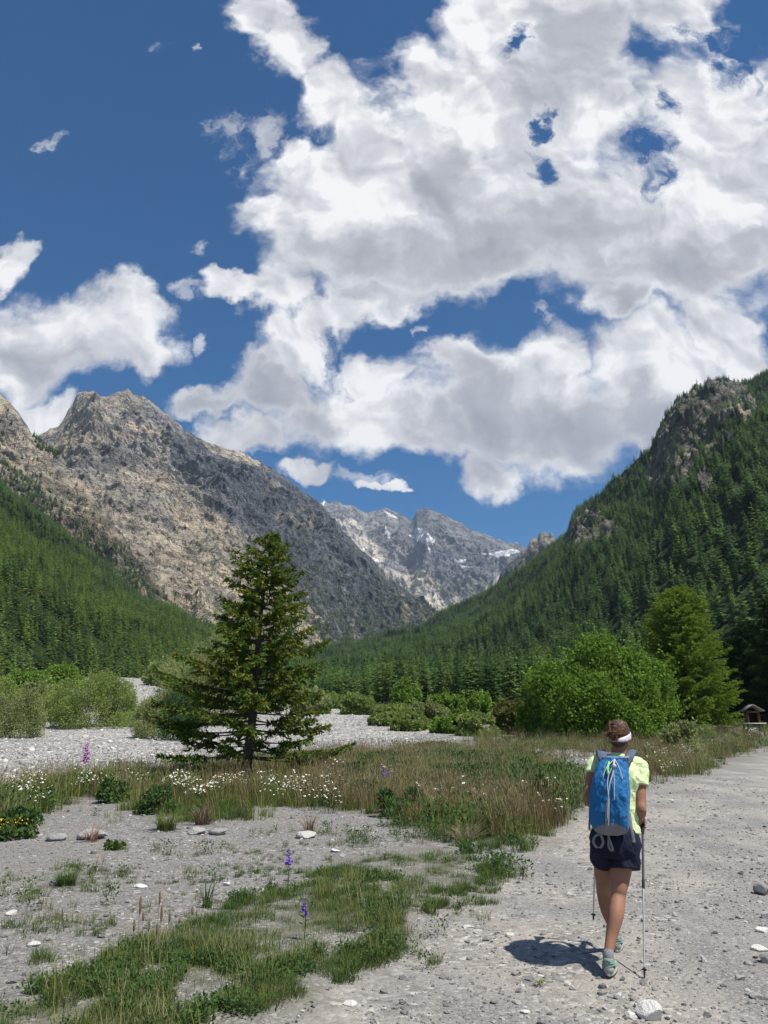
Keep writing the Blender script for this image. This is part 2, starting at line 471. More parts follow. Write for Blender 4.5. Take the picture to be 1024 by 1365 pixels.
BAND = gpoly([(-120, 1125), (0, 1118), (40, 1108), (60, 1072), (130, 1062), (180, 1078), (215, 1098), (330, 1098), (345, 1080), (400, 1074), (450, 1082), (500, 1085), (520, 1103), (600, 1106), (625, 1128), (720, 1126), (740, 1106), (778, 1082), (775, 1055), (750, 1030), (690, 1004), (600, 994), (450, 1003), (330, 1022), (200, 1032), (100, 1036), (0, 1048), (-200, 1062)])
RBAND = gpoly([(620, 984), (720, 984), (800, 984), (920, 974), (1024, 971), (1200, 968), (1200, 990), (1024, 996), (965, 1014), (930, 1032), (860, 1047), (850, 1028), (880, 1010), (760, 1002), (640, 1000)])
SCREE = gpoly([(640, 1000), (760, 1003), (870, 1010), (850, 1028), (780, 1030), (700, 1012)])
RBED = RIVER

def soft(poly, x, y, r=0.5):
    """soft 0..1 region mask: average of jittered inside tests"""
    t = 0
    for dx, dy in ((0, 0), (1, 0), (-1, 0), (0, 1), (0, -1), (.7, .7), (-.7, .7), (.7, -.7), (-.7, -.7)):
        t = t + inpoly(poly, x + dx * r, y + dy * r)
    return t / 9.0

na, q0 = 560, 2.0
s_ = np.exp(np.linspace(math.log(q0), math.log(9500), 700))
a_ = np.linspace(-1.35, 1.35, na)
A, Sg = np.meshgrid(a_, s_)
GX = A * Sg; GY = Sg - 6
GZ = ground(GX, GY)
wob = 1 + 0 * GX
jx = GX + (fbm(GX / .7, GY / .7, 3, 21) - .5) * 0.9 * sstep(0, 12, GY) + (fbm(GX / 4, GY / 4, 3, 22) - .5) * 2.2 * sstep(10, 40, GY)
jy = GY + (fbm(GX / .7, GY / .7, 3, 23) - .5) * 0.9 * sstep(0, 12, GY) + (fbm(GX / 4, GY / 4, 3, 24) - .5) * 2.2 * sstep(10, 40, GY)
r_ = 0.12 + GY.clip(0, 60) * 0.012
m_path = soft(PATH, jx, jy, r_ * 1.5); m_riv = soft(RIVER, jx, jy, r_ * 2)
m_soil = np.maximum.reduce([soft(GRASS, jx, jy, r_), soft(BAND, jx, jy, r_ * 1.3), soft(RBAND, jx, jy, r_ * 2)])
far = sstep(60, 110, GY) * (1 - m_riv)
m_soil = np.maximum(m_soil, far)
m_soil *= (1 - m_path)
GZ = GZ + 0.035 * m_soil * sstep(20, 5, GY) - 0.03 * m_path

def ground_mat():
    m, nt, out = newmat('stony_ground')
    tc = node(nt, 'ShaderNodeTexCoord').outputs['Object']
    def att(n): return node(nt, 'ShaderNodeAttribute', attribute_name=n).outputs['Fac']
    P, Rv, So = att('path'), att('river'), att('soil')
    def cells(scale, rnd=1.0):
        v = node(nt, 'ShaderNodeTexVoronoi', {'Vector': tc, 'Scale': scale, 'Randomness': rnd})
        sp = node(nt, 'ShaderNodeSeparateColor', {0: v.outputs['Color']})
        return v.outputs['Distance'], sp.outputs[0], sp.outputs[1]
    d1, c1, _ = cells(75); d2, c2, k2 = cells(26); d3, c3, k3 = cells(5.5); d4, c4, k4 = cells(2.2)
    gcol = lambda c: ramp(nt, c, [(0, (.06, .058, .06)), (.35, (.135, .132, .13)), (.7, (.215, .21, .205)), (.88, (.34, .33, .315)), (1, (.58, .57, .545))])
    fine = mixc(nt, maprange(nt, noise(nt, tc, 9, 3), .42, .6), gcol(c1), gcol(c2))
    dust = noise(nt, tc, 1.3, 6, .6)
    fine = mixc(nt, maprange(nt, dust, .38, .62, 0.05, .5), fine, (.175, .172, .168))
    fine = mixc(nt, math_(nt, 'MULTIPLY', maprange(nt, noise(nt, tc, .35, 4), .35, .7), .5), fine, (.19, .178, .16))
    pcol = mixc(nt, maprange(nt, noise(nt, tc, 2.2, 6, .65), .36, .62, .22, .88), gcol(c2), (.325, .302, .265))
    pcol = mixc(nt, maprange(nt, noise(nt, tc, .55, 5, .6), .42, .62), pcol, mixc(nt, .55, gcol(c1), (.18, .177, .175)))
    rutv = node(nt, 'ShaderNodeMapping', {'Vector': tc, 'Rotation': (0, 0, .44), 'Scale': (1.15, .10, 1)}).outputs[0]
    pcol = mixc(nt, maprange(nt, noise(nt, rutv, 1.2, 5, .55), .44, .66, 0, .38), pcol, (.345, .32, .285))
    rc = lambda c: ramp(nt, c, [(0, (.15, .147, .145)), (.4, (.27, .265, .255)), (.8, (.39, .38, .36)), (1, (.58, .565, .53))])
    rcol = mixc(nt, maprange(nt, k3, .4, .6), rc(c3), rc(c4))
    rcol = mixc(nt, maprange(nt, noise(nt, tc, .12, 4, .6), .50, .66, 0, .7), rcol, (.19, .19, .20))
    scol = mixc(nt, noise(nt, tc, 3, 5, .6), (.12, .105, .075), (.10, .115, .05))
    scol = mixc(nt, math_(nt, 'MULTIPLY', maprange(nt, noise(nt, tc, 1.1, 5), .36, .55), .85), scol, fine)
    sep = node(nt, 'ShaderNodeSeparateXYZ', {0: tc})
    scol = mixc(nt, maprange(nt, sep.outputs[1], 70, 130), scol, mixc(nt, noise(nt, tc, .08, 4), (.035, .055, .018), (.075, .10, .03)))
    col = mixc(nt, P, fine, pcol); col = mixc(nt, Rv, col, rcol); col = mixc(nt, So, col, scol)
    h = math_(nt, 'ADD', math_(nt, 'MULTIPLY', d2, -.012), math_(nt, 'MULTIPLY', d1, -.005))
    h = math_(nt, 'ADD', h, math_(nt, 'MULTIPLY', noise(nt, tc, 5, 8, .65), .032))
    h = math_(nt, 'ADD', h, math_(nt, 'MULTIPLY', Rv, math_(nt, 'ADD', math_(nt, 'MULTIPLY', d3, -.10), math_(nt, 'MULTIPLY', d4, -.22))))
    bp = node(nt, 'ShaderNodeBump', {'Height': h, 'Distance': 1.0, 'Strength': 0.8})
    b = node(nt, 'ShaderNodeBsdfPrincipled', {'Base Color': col, 'Roughness': .92, 'Specular IOR Level': .2, 'Normal': bp.outputs[0]})
    nt.links.new(b.outputs[0], out.inputs[0])
    return m
GM = ground_mat()
nv, nu = GX.shape
ii = np.arange(nv - 1)[:, None]; jj = np.arange(nu - 1)[None, :]
F_ = np.stack([ii * nu + jj, ii * nu + jj + 1, (ii + 1) * nu + jj + 1, (ii + 1) * nu + jj], -1)
fp = (m_path[:-1, :-1] > .5); fr = (m_riv[:-1, :-1] > .5) & ~fp
VV = np.stack([GX, GY, GZ], -1).reshape(-1, 3)
def sheet(name, mask, label, cat):
    f = F_[mask]
    u, inv = np.unique(f.ravel(), return_inverse=True)
    o = ob(name, mesh_np(name, VV[u], inv.reshape(-1, 4), GM, True, {'path': m_path.ravel()[u], 'river': m_riv.ravel()[u], 'soil': m_soil.ravel()[u]}))
    tag(o, label, cat, None, 'structure')
sheet('path', fp, 'wide pale gravel track the hiker is walking on', 'path')
sheet('riverbed', fr, 'bright stony dry river bed behind the dark conifer', 'riverbed')
sheet('ground', ~(fp | fr), 'grey gravelly valley floor with patches of grass', 'ground')

# ================================================================ mountains
def curve(pts, Yc):
    """photo outline points -> crest slope e as a function of a"""
    q = sorted(ae(*p) for p in pts)
    xs = np.array([k[0] for k in q]); es = np.array([k[1] for k in q])
    return lambda a: np.interp(a, xs, es)

def interp(pts):
    pts = sorted(pts); xs = [ae(p[0], p[1])[0] for p in pts]; v = [p[2] for p in pts]
    return lambda a: np.interp(a, xs, v)

class Mountain: pass
def mountain(name, crest, Yc, Yb, n, back, amp, L, power=1.0, seed=0, crag=0.1, basedrop=5, lift=None, rough=0.0):
    M = Mountain()
    a0 = ae(*crest[0])[0]; a1 = ae(*crest[-1])[0]
    a = np.linspace(a0, a1, n[0])
    ef = curve(crest, None)
    t = np.concatenate([np.linspace(0, 1, n[1]), 1 + (np.linspace(0, 1, n[1] // 5)[1:]) ** 1.5 * back])
    Aa, T = np.meshgrid(a, t)
    yc, yb = Yc(Aa), Yb(Aa)
    zc = CAMZ + (ef(Aa) + rough / FPX * ((ridged(Aa * 55, Aa * 0 + seed, 5, seed, .62) - .45) * 1.8)) * yc
    Y = yb + (yc - yb) * T
    X = Aa * Y
    zb = ground(X, yb) - basedrop
    tt = np.minimum(T, 1)
    Z = zb + (zc - zb) * tt ** power
    Z -= np.maximum(T - 1, 0) * (zc - zb) * 1.1 + np.maximum(T - 1, 0) ** 2 * 50
    w = np.minimum(tt * 6, 1) * np.clip((1 - tt) * 5, crag, 1)
    w = np.where(T > 1, crag + (T - 1) * 1.0, w)
    s = np.hypot(Y - yb, Z - zb)
    side = Aa * (yb + yc) / 2
    g1 = ridged(side / L, s / (L * 2.6), 7, seed)           # gullies that run down the slope
    g2 = ridged(X / (L * .45), (Y + Z) / (L * .45), 6, seed + 50)
    w = w * (.55 + .75 * sstep(.25, .75, T + (vnoise(X / 300, Y / 300, seed + 7) - .5) * .6))
    dd = amp * w * ((g1 - .45) * 1.15 + (g2 - .45) * .33)
    g3 = ridged(X / (L * .13) + 5, (Y * .6 + Z) / (L * .16), 5, seed + 90)
    dd = dd + amp * .155 * (g3 - .45) * np.clip(w * 1.5, 0, 1)
    g4 = ridged(X / (L * .05) + 5, (Y * .5 + Z) / (L * .045), 4, seed + 120)
    dd = dd + amp * .05 * (g4 - .45) * np.clip(w * 2, 0, 1)
    # push the relief out along the slope's own normal
    Z = Z + dd * .55; Y = Y - dd * .75; X = Aa * Y
    if lift is not None: Z = Z + lift(Aa, T, X, Y, w)
    M.X, M.Y, M.Z, M.T, M.A = X, Y, Z, T, Aa
    M.n = n
    return M

def pix(X, Y, Z):
    """photo pixel of a world point (used to tell which rock band a spot belongs to)"""
    z = Z - CAMZ
    f = Y * cP + z * sP; up = -Y * sP + z * cP
    return CXP + FPX * X / f, CYP - FPX * up / f

def put_mountain(name, M, mat, label, cat, attrs):
    V = np.stack([M.X, M.Y, M.Z], -1).reshape(-1, 3)
    nv, nu = M.X.shape
    i = np.arange(nv - 1)[:, None]; j = np.arange(nu - 1)[None, :]
    F = np.stack([i * nu + j, i * nu + j + 1, (i + 1) * nu + j + 1, (i + 1) * nu + j], -1).reshape(-1, 4)
    o = ob(name, mesh_np(name, V, F, mat, True, {k: v.reshape(-1, *v.shape[2:]) for k, v in attrs.items()}))
    return tag(o, label, cat, None, 'structure')

def rock_mat(name, bump, sc, veg=(.06, .08, .035)):
    m, nt, out = newmat(name)
    tc = node(nt, 'ShaderNodeTexCoord').outputs['Object']
    base = node(nt, 'ShaderNodeAttribute', attribute_name='rock').outputs['Color']
    vg = node(nt, 'ShaderNodeAttribute', attribute_name='veg').outputs['Fac']
    n1 = noise(nt, tc, sc * .5, 8, .62); n2 = noise(nt, tc, sc * 4, 8, .68)
    mp = node(nt, 'ShaderNodeMapping', {'Vector': tc, 'Rotation': (.15, .25, .1), 'Scale': (.35, .35, 2.2)}).outputs[0]
    st = noise(nt, mp, sc * 1.6, 6, .6)          # bedding bands
    f = math_(nt, 'ADD', math_(nt, 'MULTIPLY', n1, .5), math_(nt, 'ADD', math_(nt, 'MULTIPLY', n2, .24), math_(nt, 'MULTIPLY', st, .26)))
    k = ramp(nt, f, [(.34, (.34, .36, .40)), (.44, (.70, .71, .74)), (.54, (1.1, 1.08, 1.04)), (.68, (1.7, 1.62, 1.5))])
    col = mixc(nt, 1.0, base, k, 'MULTIPLY')
    wv = node(nt, 'ShaderNodeVectorMath', {0: noise(nt, tc, sc * 2.5, 5, .65, out=1), 1: (90 / (sc * 95), 90 / (sc * 95), 90 / (sc * 95)), 2: tc}, operation='MULTIPLY_ADD').outputs[0]
    mp2 = node(nt, 'ShaderNodeMapping', {'Vector': wv, 'Rotation': (0, .3, 0), 'Scale': (1.0, 1.0, .42)}).outputs[0]
    ed = node(nt, 'ShaderNodeTexVoronoi', {'Vector': mp2, 'Scale': sc * 2.0}, feature='DISTANCE_TO_EDGE').outputs[0]
    crack = maprange(nt, ed, 0.0, .10)
    col = mixc(nt, crack, mixc(nt, 1.0, col, (.60, .62, .66), 'MULTIPLY'), col)
    vf = math_(nt, 'MULTIPLY', vg, maprange(nt, noise(nt, tc, sc * 3, 7, .7), .40, .58))
    col = mixc(nt, vf, col, veg)
    h = math_(nt, 'ADD', math_(nt, 'MULTIPLY', noise(nt, tc, sc * 1.2, 13, .74), 1.0), math_(nt, 'MULTIPLY', st, .55))
    h = math_(nt, 'ADD', h, math_(nt, 'MULTIPLY', crack, .22))
    vr = node(nt, 'ShaderNodeTexVoronoi', {'Vector': tc, 'Scale': sc * 3.2}, feature='F1')
    h = math_(nt, 'ADD', h, math_(nt, 'MULTIPLY', vr.outputs['Distance'], -.06))
    bp = node(nt, 'ShaderNodeBump', {'Height': h, 'Distance': bump, 'Strength': 1.0})
    b = node(nt, 'ShaderNodeBsdfDiffuse', {'Color': col, 'Normal': bp.outputs[0]})
    nt.links.new(b.outputs[0], out.inputs[0])
    return m

def lerp3(m, a, b): return a * (1 - m[..., None]) + b * m[..., None]
TAN = np.array([.74, .65, .52]); GREYR = np.array([.36, .36, .36]); PINK = np.array([.60, .49, .385]); SHADED_SLATE = np.array([.20, .21, .24])

# --- great peak on the left
c1 = [(-330, 560), (-200, 560), (-60, 600), (20, 590), (60, 573), (80, 564), (88, 552), (97, 538), (104, 523), (113, 519), (126, 524), (140, 528), (150, 523), (163, 518), (171, 515), (178, 524), (190, 527), (204, 537), (216, 546), (232, 557), (245, 570), (255, 577), (275, 588), (288, 591), (300, 597), (320, 602), (333, 608), (345, 613), (354, 622), (365, 627), (385, 640), (405, 655), (425, 672), (442, 690), (460, 710), (480, 730), (500, 750), (520, 768), (540, 785), (562, 800), (585, 817), (640, 850)]
M1 = mountain('m', c1, interp([(-330, 560, 2000), (150, 520, 2200), (330, 600, 2500), (640, 850, 3300)]), interp([(-330, 880, 800), (200, 880, 1000), (640, 880, 1500)]), (900, 760), .5, 150, 250, 1.12, 3, .10, rough=4)
px1, py1 = pix(M1.X, M1.Y, M1.Z)
jit = (fbm(M1.X / 160, M1.Y / 160, 5, 77) - .5) * 120; jit2 = (fbm(M1.X / 35, M1.Y / 35, 4, 78) - .5) * 46
bx, by = px1 + jit + jit2, py1 + jit - jit2
tan = sstep(20, -25, bx - (185 + (by - 560) * .92))         # scree-covered left part
tan = np.maximum(tan, .55 * sstep(585, 540, by) * sstep(300, 100, bx))
dark = sstep(-20, 40, bx - (215 + (by - 600) * .75)) * sstep(560, 600, py1)  # right-hand crags: grey rock with a cloud shadow painted into its colour
TANV = lerp3(sstep(600, 730, by), np.array([.48, .46, .425]) + 0 * M1.X[..., None], TAN)
rock = lerp3(tan, GREYR * 1.0 + 0 * M1.X[..., None], TANV)
rock = lerp3(dark * (1 - tan), rock, SHADED_SLATE)
rock = lerp3(sstep(.55, .75, fbm(M1.X / 90, M1.Z / 60, 4, 90)) * .6 * tan, rock, PINK)
rock = lerp3(sstep(.60, .70, fbm(M1.X / 60, M1.Z / 200, 4, 91)) * .5, rock, TAN * .9)
top = inpoly([(98, 510), (170, 508), (180, 530), (140, 560), (90, 600), (62, 580)], bx * .6 + px1 * .4, by * .6 + py1 * .4) * .7
rock = lerp3(top, rock, np.array([.56, .50, .41]))
rock = lerp3(inpoly([(265, 583), (310, 597), (345, 612), (350, 625), (310, 612), (280, 603)], px1 + jit2 * .2, py1 + jit2 * .2) * .8, rock, np.array([.62, .56, .45]))
veg = .35 * sstep(600, 800, by) + .25 * sstep(.5, .7, fbm(M1.X / 120, M1.Y / 120, 4, 5)) + .4 * dark * sstep(700, 820, by)
RM1 = rock_mat('limestone_cliff', 52, 1 / 95)
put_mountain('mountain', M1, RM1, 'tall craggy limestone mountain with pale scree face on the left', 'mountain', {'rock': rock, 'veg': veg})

# --- nearer tan spur at the left edge
c1b = [(-420, 330), (-200, 420), (-60, 490), (0, 524), (10, 534), (24, 545), (32, 560), (45, 577), (60, 592), (80, 604), (100, 628), (120, 652), (140, 682), (180, 738), (215, 785), (250, 826), (300, 850)]
M1b = mountain('m', c1b, interp([(-420, 400, 1150), (0, 520, 1300), (300, 850, 1250)]), interp([(-420, 880, 560), (300, 880, 900)]), (520, 420), .5, 70, 135, 1.05, 12, .10, rough=4)
bx, by = pix(M1b.X, M1b.Y, M1b.Z)
f = fbm(M1b.X / 70, M1b.Z / 60, 5, 33)
rock = lerp3(sstep(.45, .65, f), TAN * .95 + 0 * M1b.X[..., None], PINK)
rock = lerp3(sstep(.58, .7, fbm(M1b.X / 50, M1b.Z / 90, 4, 35)) * .6, rock, GREYR)
put_mountain('mountain_spur', M1b, RM1, 'tan and pinkish rocky spur at the left edge in front of the tall peak', 'mountain', {'rock': rock, 'veg': .25 + .5 * sstep(600, 720, by)})

# --- far mountains at the head of the valley
c3 = [(300, 740), (370, 700), (405, 682), (422, 674), (432, 668), (440, 671), (447, 667), (458, 672), (468, 673), (478, 679), (490, 685), (497, 681), (505, 679), (513, 676), (522, 680), (530, 682), (540, 688), (547, 694), (552, 690), (556, 681), (562, 678), (572, 678), (580, 682), (590, 684), (600, 690), (615, 698), (628, 706), (640, 709), (660, 716), (675, 721), (690, 724), (702, 731), (715, 742), (740, 765), (780, 800)]
M3 = mountain('m', c3, interp([(300, 700, 6400), (780, 700, 6600)]), interp([(300, 880, 3300), (780, 880, 3300)]), (520, 520), .4, 260, 480, 1.35, 41, .07, rough=2.5)
px3, py3 = pix(M3.X, M3.Y, M3.Z)
j = (fbm(M3.X / 260, M3.Z / 200, 5, 55) - .5) * 34
qx, qy = px3 + j, py3 + j * .8
rock = np.array([.215, .22, .235]) + 0 * M3.X[..., None]
rock = lerp3(sstep(.45, .65, fbm(M3.X / 400, M3.Z / 300, 5, 60)) * .6, rock, np.array([.31, .305, .295]))
scree = inpoly([(462, 735), (520, 758), (560, 775), (592, 790), (600, 815), (575, 815), (540, 790), (500, 760)], qx, qy) | inpoly([(600, 800), (650, 780), (675, 768), (660, 792), (610, 812)], qx, qy) | inpoly([(440, 690), (470, 690), (520, 750), (500, 755)], qx, qy)
rock = lerp3(scree * .85, rock, np.array([.66, .62, .55]))
rock = lerp3((inpoly([(545, 762), (575, 768), (600, 790), (575, 792), (555, 778)], qx, qy)) * .6, rock, np.array([.56, .50, .36]))
snow = inpoly([(552, 700), (566, 706), (580, 720), (574, 728), (560, 722), (545, 716), (558, 716)], qx + j * .4, qy) | inpoly([(590, 737), (600, 741), (618, 742), (612, 746), (596, 744)], qx, py3 + j * .5) | inpoly([(640, 738), (662, 738), (690, 733), (698, 738), (684, 744), (668, 742)], qx, py3 + j * .5) | inpoly([(508, 680), (522, 686), (530, 692), (516, 688)], px3 + j * .4, py3) | inpoly([(514, 694), (522, 704), (519, 712), (513, 702)], px3, qy) | inpoly([(478, 727), (490, 730), (484, 735)], px3, py3) | inpoly([(494, 742), (512, 748), (504, 751)], px3, py3) | inpoly([(425, 670), (434, 668), (430, 676)], px3, py3) | inpoly([(570, 724), (576, 738), (572, 738)], px3, py3) | inpoly([(612, 753), (628, 756), (616, 757)], px3, py3)
rock = lerp3(snow * 1.0, rock, np.array([1.0, 1.0, 1.03]))
put_mountain('mountain_far', M3, rock_mat('far_limestone', 70, 1 / 260, (.10, .14, .07)), 'distant grey mountains with snow patches at the head of the valley', 'mountain', {'rock': rock, 'veg': .8 * inpoly([(575, 790), (640, 775), (700, 770), (700, 820), (590, 815)], qx, qy) * (1 - scree)})

# --- small dark crag ridge between the far mountains and the forested slope
c4 = [(630, 830), (650, 795), (665, 772), (672, 758), (682, 747), (695, 738), (703, 732), (707, 722), (711, 716), (716, 717), (720, 711), (727, 708), (731, 713), (736, 711), (741, 722), (760, 735), (820, 780), (860, 800)]
M4 = mountain('m', c4, interp([(630, 700, 3000), (860, 700, 2800)]), interp([(630, 880, 1900), (860, 880, 1800)]), (220, 260), .4, 150, 140, 1.1, 61, .12, rough=4)
rock = np.array([.20, .20, .205]) + 0 * M4.X[..., None]
rock = lerp3(sstep(.5, .6, fbm(M4.X / 60, M4.Z / 90, 4, 66)) * .6, rock, TAN * .8)
put_mountain('mountain_crag', M4, RM1, 'small dark crag ridge just left of the forested slope skyline', 'mountain', {'rock': rock, 'veg': .5 + 0 * M4.X})

# --- forested slope on the right
c5 = [(300, 882), (380, 872), (430, 866), (480, 856), (520, 846), (560, 836), (583, 822), (610, 812), (640, 796), (680, 770), (705, 752), (725, 735), (742, 722), (757, 712), (762, 692), (768, 680), (780, 674), (800, 662), (815, 648), (832, 638), (845, 628), (858, 618), (868, 608), (876, 592), (882, 574), (890, 556), (896, 544), (903, 532), (915, 527), (926, 519), (938, 516), (946, 508), (958, 508), (966, 506), (980, 510), (992, 511), (1002, 513), (1012, 508), (1024, 506), (1080, 480), (1160, 450), (1300, 400), (1500, 360)]
M5 = mountain('m', c5, interp([(300, 800, 1500), (560, 800, 1700), (740, 700, 1500), (880, 560, 1250), (1024, 500, 1250), (1500, 400, 1150)]), interp([(300, 900, 620), (430, 900, 560), (560, 900, 460), (740, 900, 300), (1024, 900, 190), (1500, 900, 120)]), (760, 560), .5, 62, 150, 1.0, 81, .10)
px5, py5 = pix(M5.X, M5.Y, M5.Z)
j = (fbm(M5.X / 70, M5.Y / 70, 5, 85) - .5) * 36
CLIFF = [[(868, 620), (876, 590), (884, 560), (896, 535), (925, 512), (950, 500), (985, 502), (1000, 520), (1012, 555), (1002, 580), (985, 550), (965, 585), (950, 612), (938, 600), (925, 630), (905, 640), (885, 655), (872, 660)],
         [(757, 722), (760, 695), (768, 680), (782, 684), (812, 694), (812, 716), (795, 706), (778, 720), (764, 738)],
         [(975, 640), (990, 650), (984, 670), (970, 660)], [(925, 625), (945, 635), (950, 660), (935, 655)], [(810, 700), (830, 700), (820, 722)]]
def cliffmask(px, py, j):
    r = np.zeros(np.shape(px), bool)
    for c in CLIFF: r |= inpoly(c, px + j, py + j)
    return r
cl5 = cliffmask(px5, py5, j)
rock = np.array([.28, .268, .245]) + 0 * M5.X[..., None]
rock = lerp3(sstep(.5, .65, fbm(M5.X / 40, M5.Z / 40, 5, 86)) * .6, rock, TAN * .6)
rock = lerp3((~cl5).astype(float), rock, np.array([.055, .092, .038]))
# crag relief: push cliffs out of the even slope
M5.Z = M5.Z + cl5 * (ridged(M5.X / 45, M5.Y / 30, 6, 99) - .5) * 30 * np.clip((1 - M5.T) * 8, .05, 1)
RM5 = rock_mat('brown_crag', 20, 1 / 45, (.035, .05, .02))
put_mountain('hillside', M5, RM5, 'steep hillside on the right with brown crags near its top', 'hillside', {'rock': rock, 'veg': .5 * cl5})

# --- forested slope on the left
c2 = [(-420, 430), (-200, 540), (-60, 615), (0, 650), (25, 672), (50, 692), (80, 712), (105, 735), (130, 752), (160, 780), (185, 800), (215, 815), (250, 832), (300, 850), (350, 866), (420, 880)]
M2 = mountain('m', c2, interp([(-420, 600, 640), (0, 600, 760), (250, 820, 900), (420, 800, 1000)]), interp([(-420, 900, 170), (0, 900, 250), (250, 900, 420), (420, 900, 560)]), (420, 320), .5, 34, 120, .95, 121, .2)
rock = np.array([.05, .085, .03]) + 0 * M2.X[..., None]
put_mountain('hillside_left', M2, RM5, 'forested lower slope on the left below the pale rock', 'hillside', {'rock': rock, 'veg': 0 * M2.X})

# --- the air of the valley
def haze():
    m, nt, out = newmat('mountain_air')
    v = node(nt, 'ShaderNodeVolumePrincipled', {'Color': (.60, .76, 1.0, 1), 'Density': 4.8e-5, 'Anisotropy': .1})
    nt.links.new(v.outputs[0], out.inputs['Volume'])
    zt = max(float(M.Z.max()) for M in (M1, M3, M5, M1b, M2, M4)) + 60
    yt = 9900; zlo = min(float(GZ.min()), float(M5.Z.min()), float(M1.Z.min()), float(M3.Z.min()), float(M4.Z.min()), float(M2.Z.min()), float(M1b.Z.min())) - 2
    x_ = 13500
    mb = MB(); mb.box((0, (yt - 60) / 2, (zt + zlo) / 2), (2 * x_, yt + 60, zt - zlo))
    tag(ob('haze', mb.mesh('haze', m)), 'thin blue air haze filling the valley', None, None, 'stuff')
haze()
# ================================================================ plant shapes
def unit(v): return v / np.maximum(np.linalg.norm(v, axis=-1, keepdims=True), 1e-9)

def kites(P, D, W, L, N, fold=0.0):
    """leaf-like kites: P base, D direction, W half width, L length, N normal. 4 verts, 2 triangles each."""
    D = unit(D); Sd = unit(np.cross(D, N)); N2 = np.cross(Sd, D)
    L = np.asarray(L)[:, None]; W = np.asarray(W)[:, None]
    a = P; b = P + D * L * .45 + Sd * W - N2 * W * fold; c = P + D * L; d = P + D * L * .45 - Sd * W - N2 * W * fold
    V = np.stack([a, b, c, d], 1).reshape(-1, 3)
    k = np.arange(len(P))[:, None] * 4
    F = np.concatenate([k + [[0, 1, 2]], k + [[0, 2, 3]]])
    return V, F

def conifer_shape(h, r, seed, layers=11, br=9, sub=1, base=.08, droop=.28, taper=.9, open_=.0):
    """crown of a narrow conifer: whorls of drooping, ragged fronds"""
    g = np.random.default_rng(seed)
    P, D, W, L, N = [], [], [], [], []
    for i in range(layers):
        t = (i + .5) / layers
        z = h * (base + (1 - base) * t)
        rr = r * ((1 - t) ** taper) * (1 - .35 * max(0, .12 - t) / .12) + .02 * h
        k = max(4, int(br * (1 - .45 * t)))
        for b in range(k):
            if g.random() < open_: continue
            an = 2 * math.pi * (b + g.uniform(-.4, .4)) / k + i * 1.3
            le = rr * g.uniform(.62, 1.15)
            d = np.array([math.cos(an), math.sin(an), -droop + .75 * t + g.uniform(-.12, .12)])
            z0 = z + g.uniform(-.5, .5) * h / layers
            if sub == 1:
                P.append((0, 0, z0)); D.append(d); W.append(le * g.uniform(.24, .38)); L.append(le); N.append((g.uniform(-.3, .3), g.uniform(-.3, .3), 1))
            else:
                for s_i in range(sub):
                    f = (s_i + g.uniform(.1, .9)) / sub
                    p = np.array([0, 0, z0]) + d * le * f * .8
                    for sd in (-1, 1):
                        an2 = an + sd * g.uniform(.2, 1.0)
                        P.append(p); D.append((math.cos(an2), math.sin(an2), -.15 + .4 * t + g.uniform(-.3, .3)))
                        ll = le * (.32 + .25 * (1 - f)) * g.uniform(.7, 1.2); L.append(ll); W.append(ll * g.uniform(.22, .36)); N.append((g.uniform(-.5, .5), g.uniform(-.5, .5), 1))
    # leader
    for k in range(4):
        P.append((0, 0, h * .93)); D.append((g.uniform(-.2, .2), g.uniform(-.2, .2), 1)); L.append(h * .09); W.append(h * .012 + r * .06); N.append((math.cos(k), math.sin(k), 0))
    return kites(np.array(P, float), np.array(D, float), W, L, np.array(N, float), .25)

def trunk_shape(h, r, seed=0, seg=6):
    g = random.Random(seed)
    mb = MB()
    pts = [(g.uniform(-.01, .01) * h * (k > 0), g.uniform(-.01, .01) * h * (k > 0), h * k / 5 - .3 * (k == 0)) for k in range(6)]
    mb.tube(pts, [r * (1 - .92 * k / 5) for k in range(6)], seg)
    return mb

BARK = simple_mat('bark', (.075, .058, .045), .9, .35, 8, .02)
BARK_GREY = simple_mat('grey_bark', (.14, .125, .11), .9, .3, 10, .01)
PINE = leaf_mat('pine_needles', (.060, .120, .046), (.19, .28, .085), scale=.35, trans=.35, rnd=1.1)
LARCH = leaf_mat('larch_needles', (.085, .155, .034), (.24, .33, .07), scale=.35, trans=.4, rnd=1.0)
far_pine = []
for k in range(3):
    V, F = conifer_shape(1, (.16, .20, .235)[k], 300 + k, layers=11, br=9, open_=(.04, .10, .14)[k], taper=(.8, .62, .5)[k])
    far_pine.append(mesh_np('conifer_far', V, F, PINE))
far_larch = []
for k in range(2):
    V, F = conifer_shape(1, .19 + .02 * k, 320 + k, layers=10, br=8, open_=.08, taper=.75)
    far_larch.append(mesh_np('larch_far', V, F, LARCH))

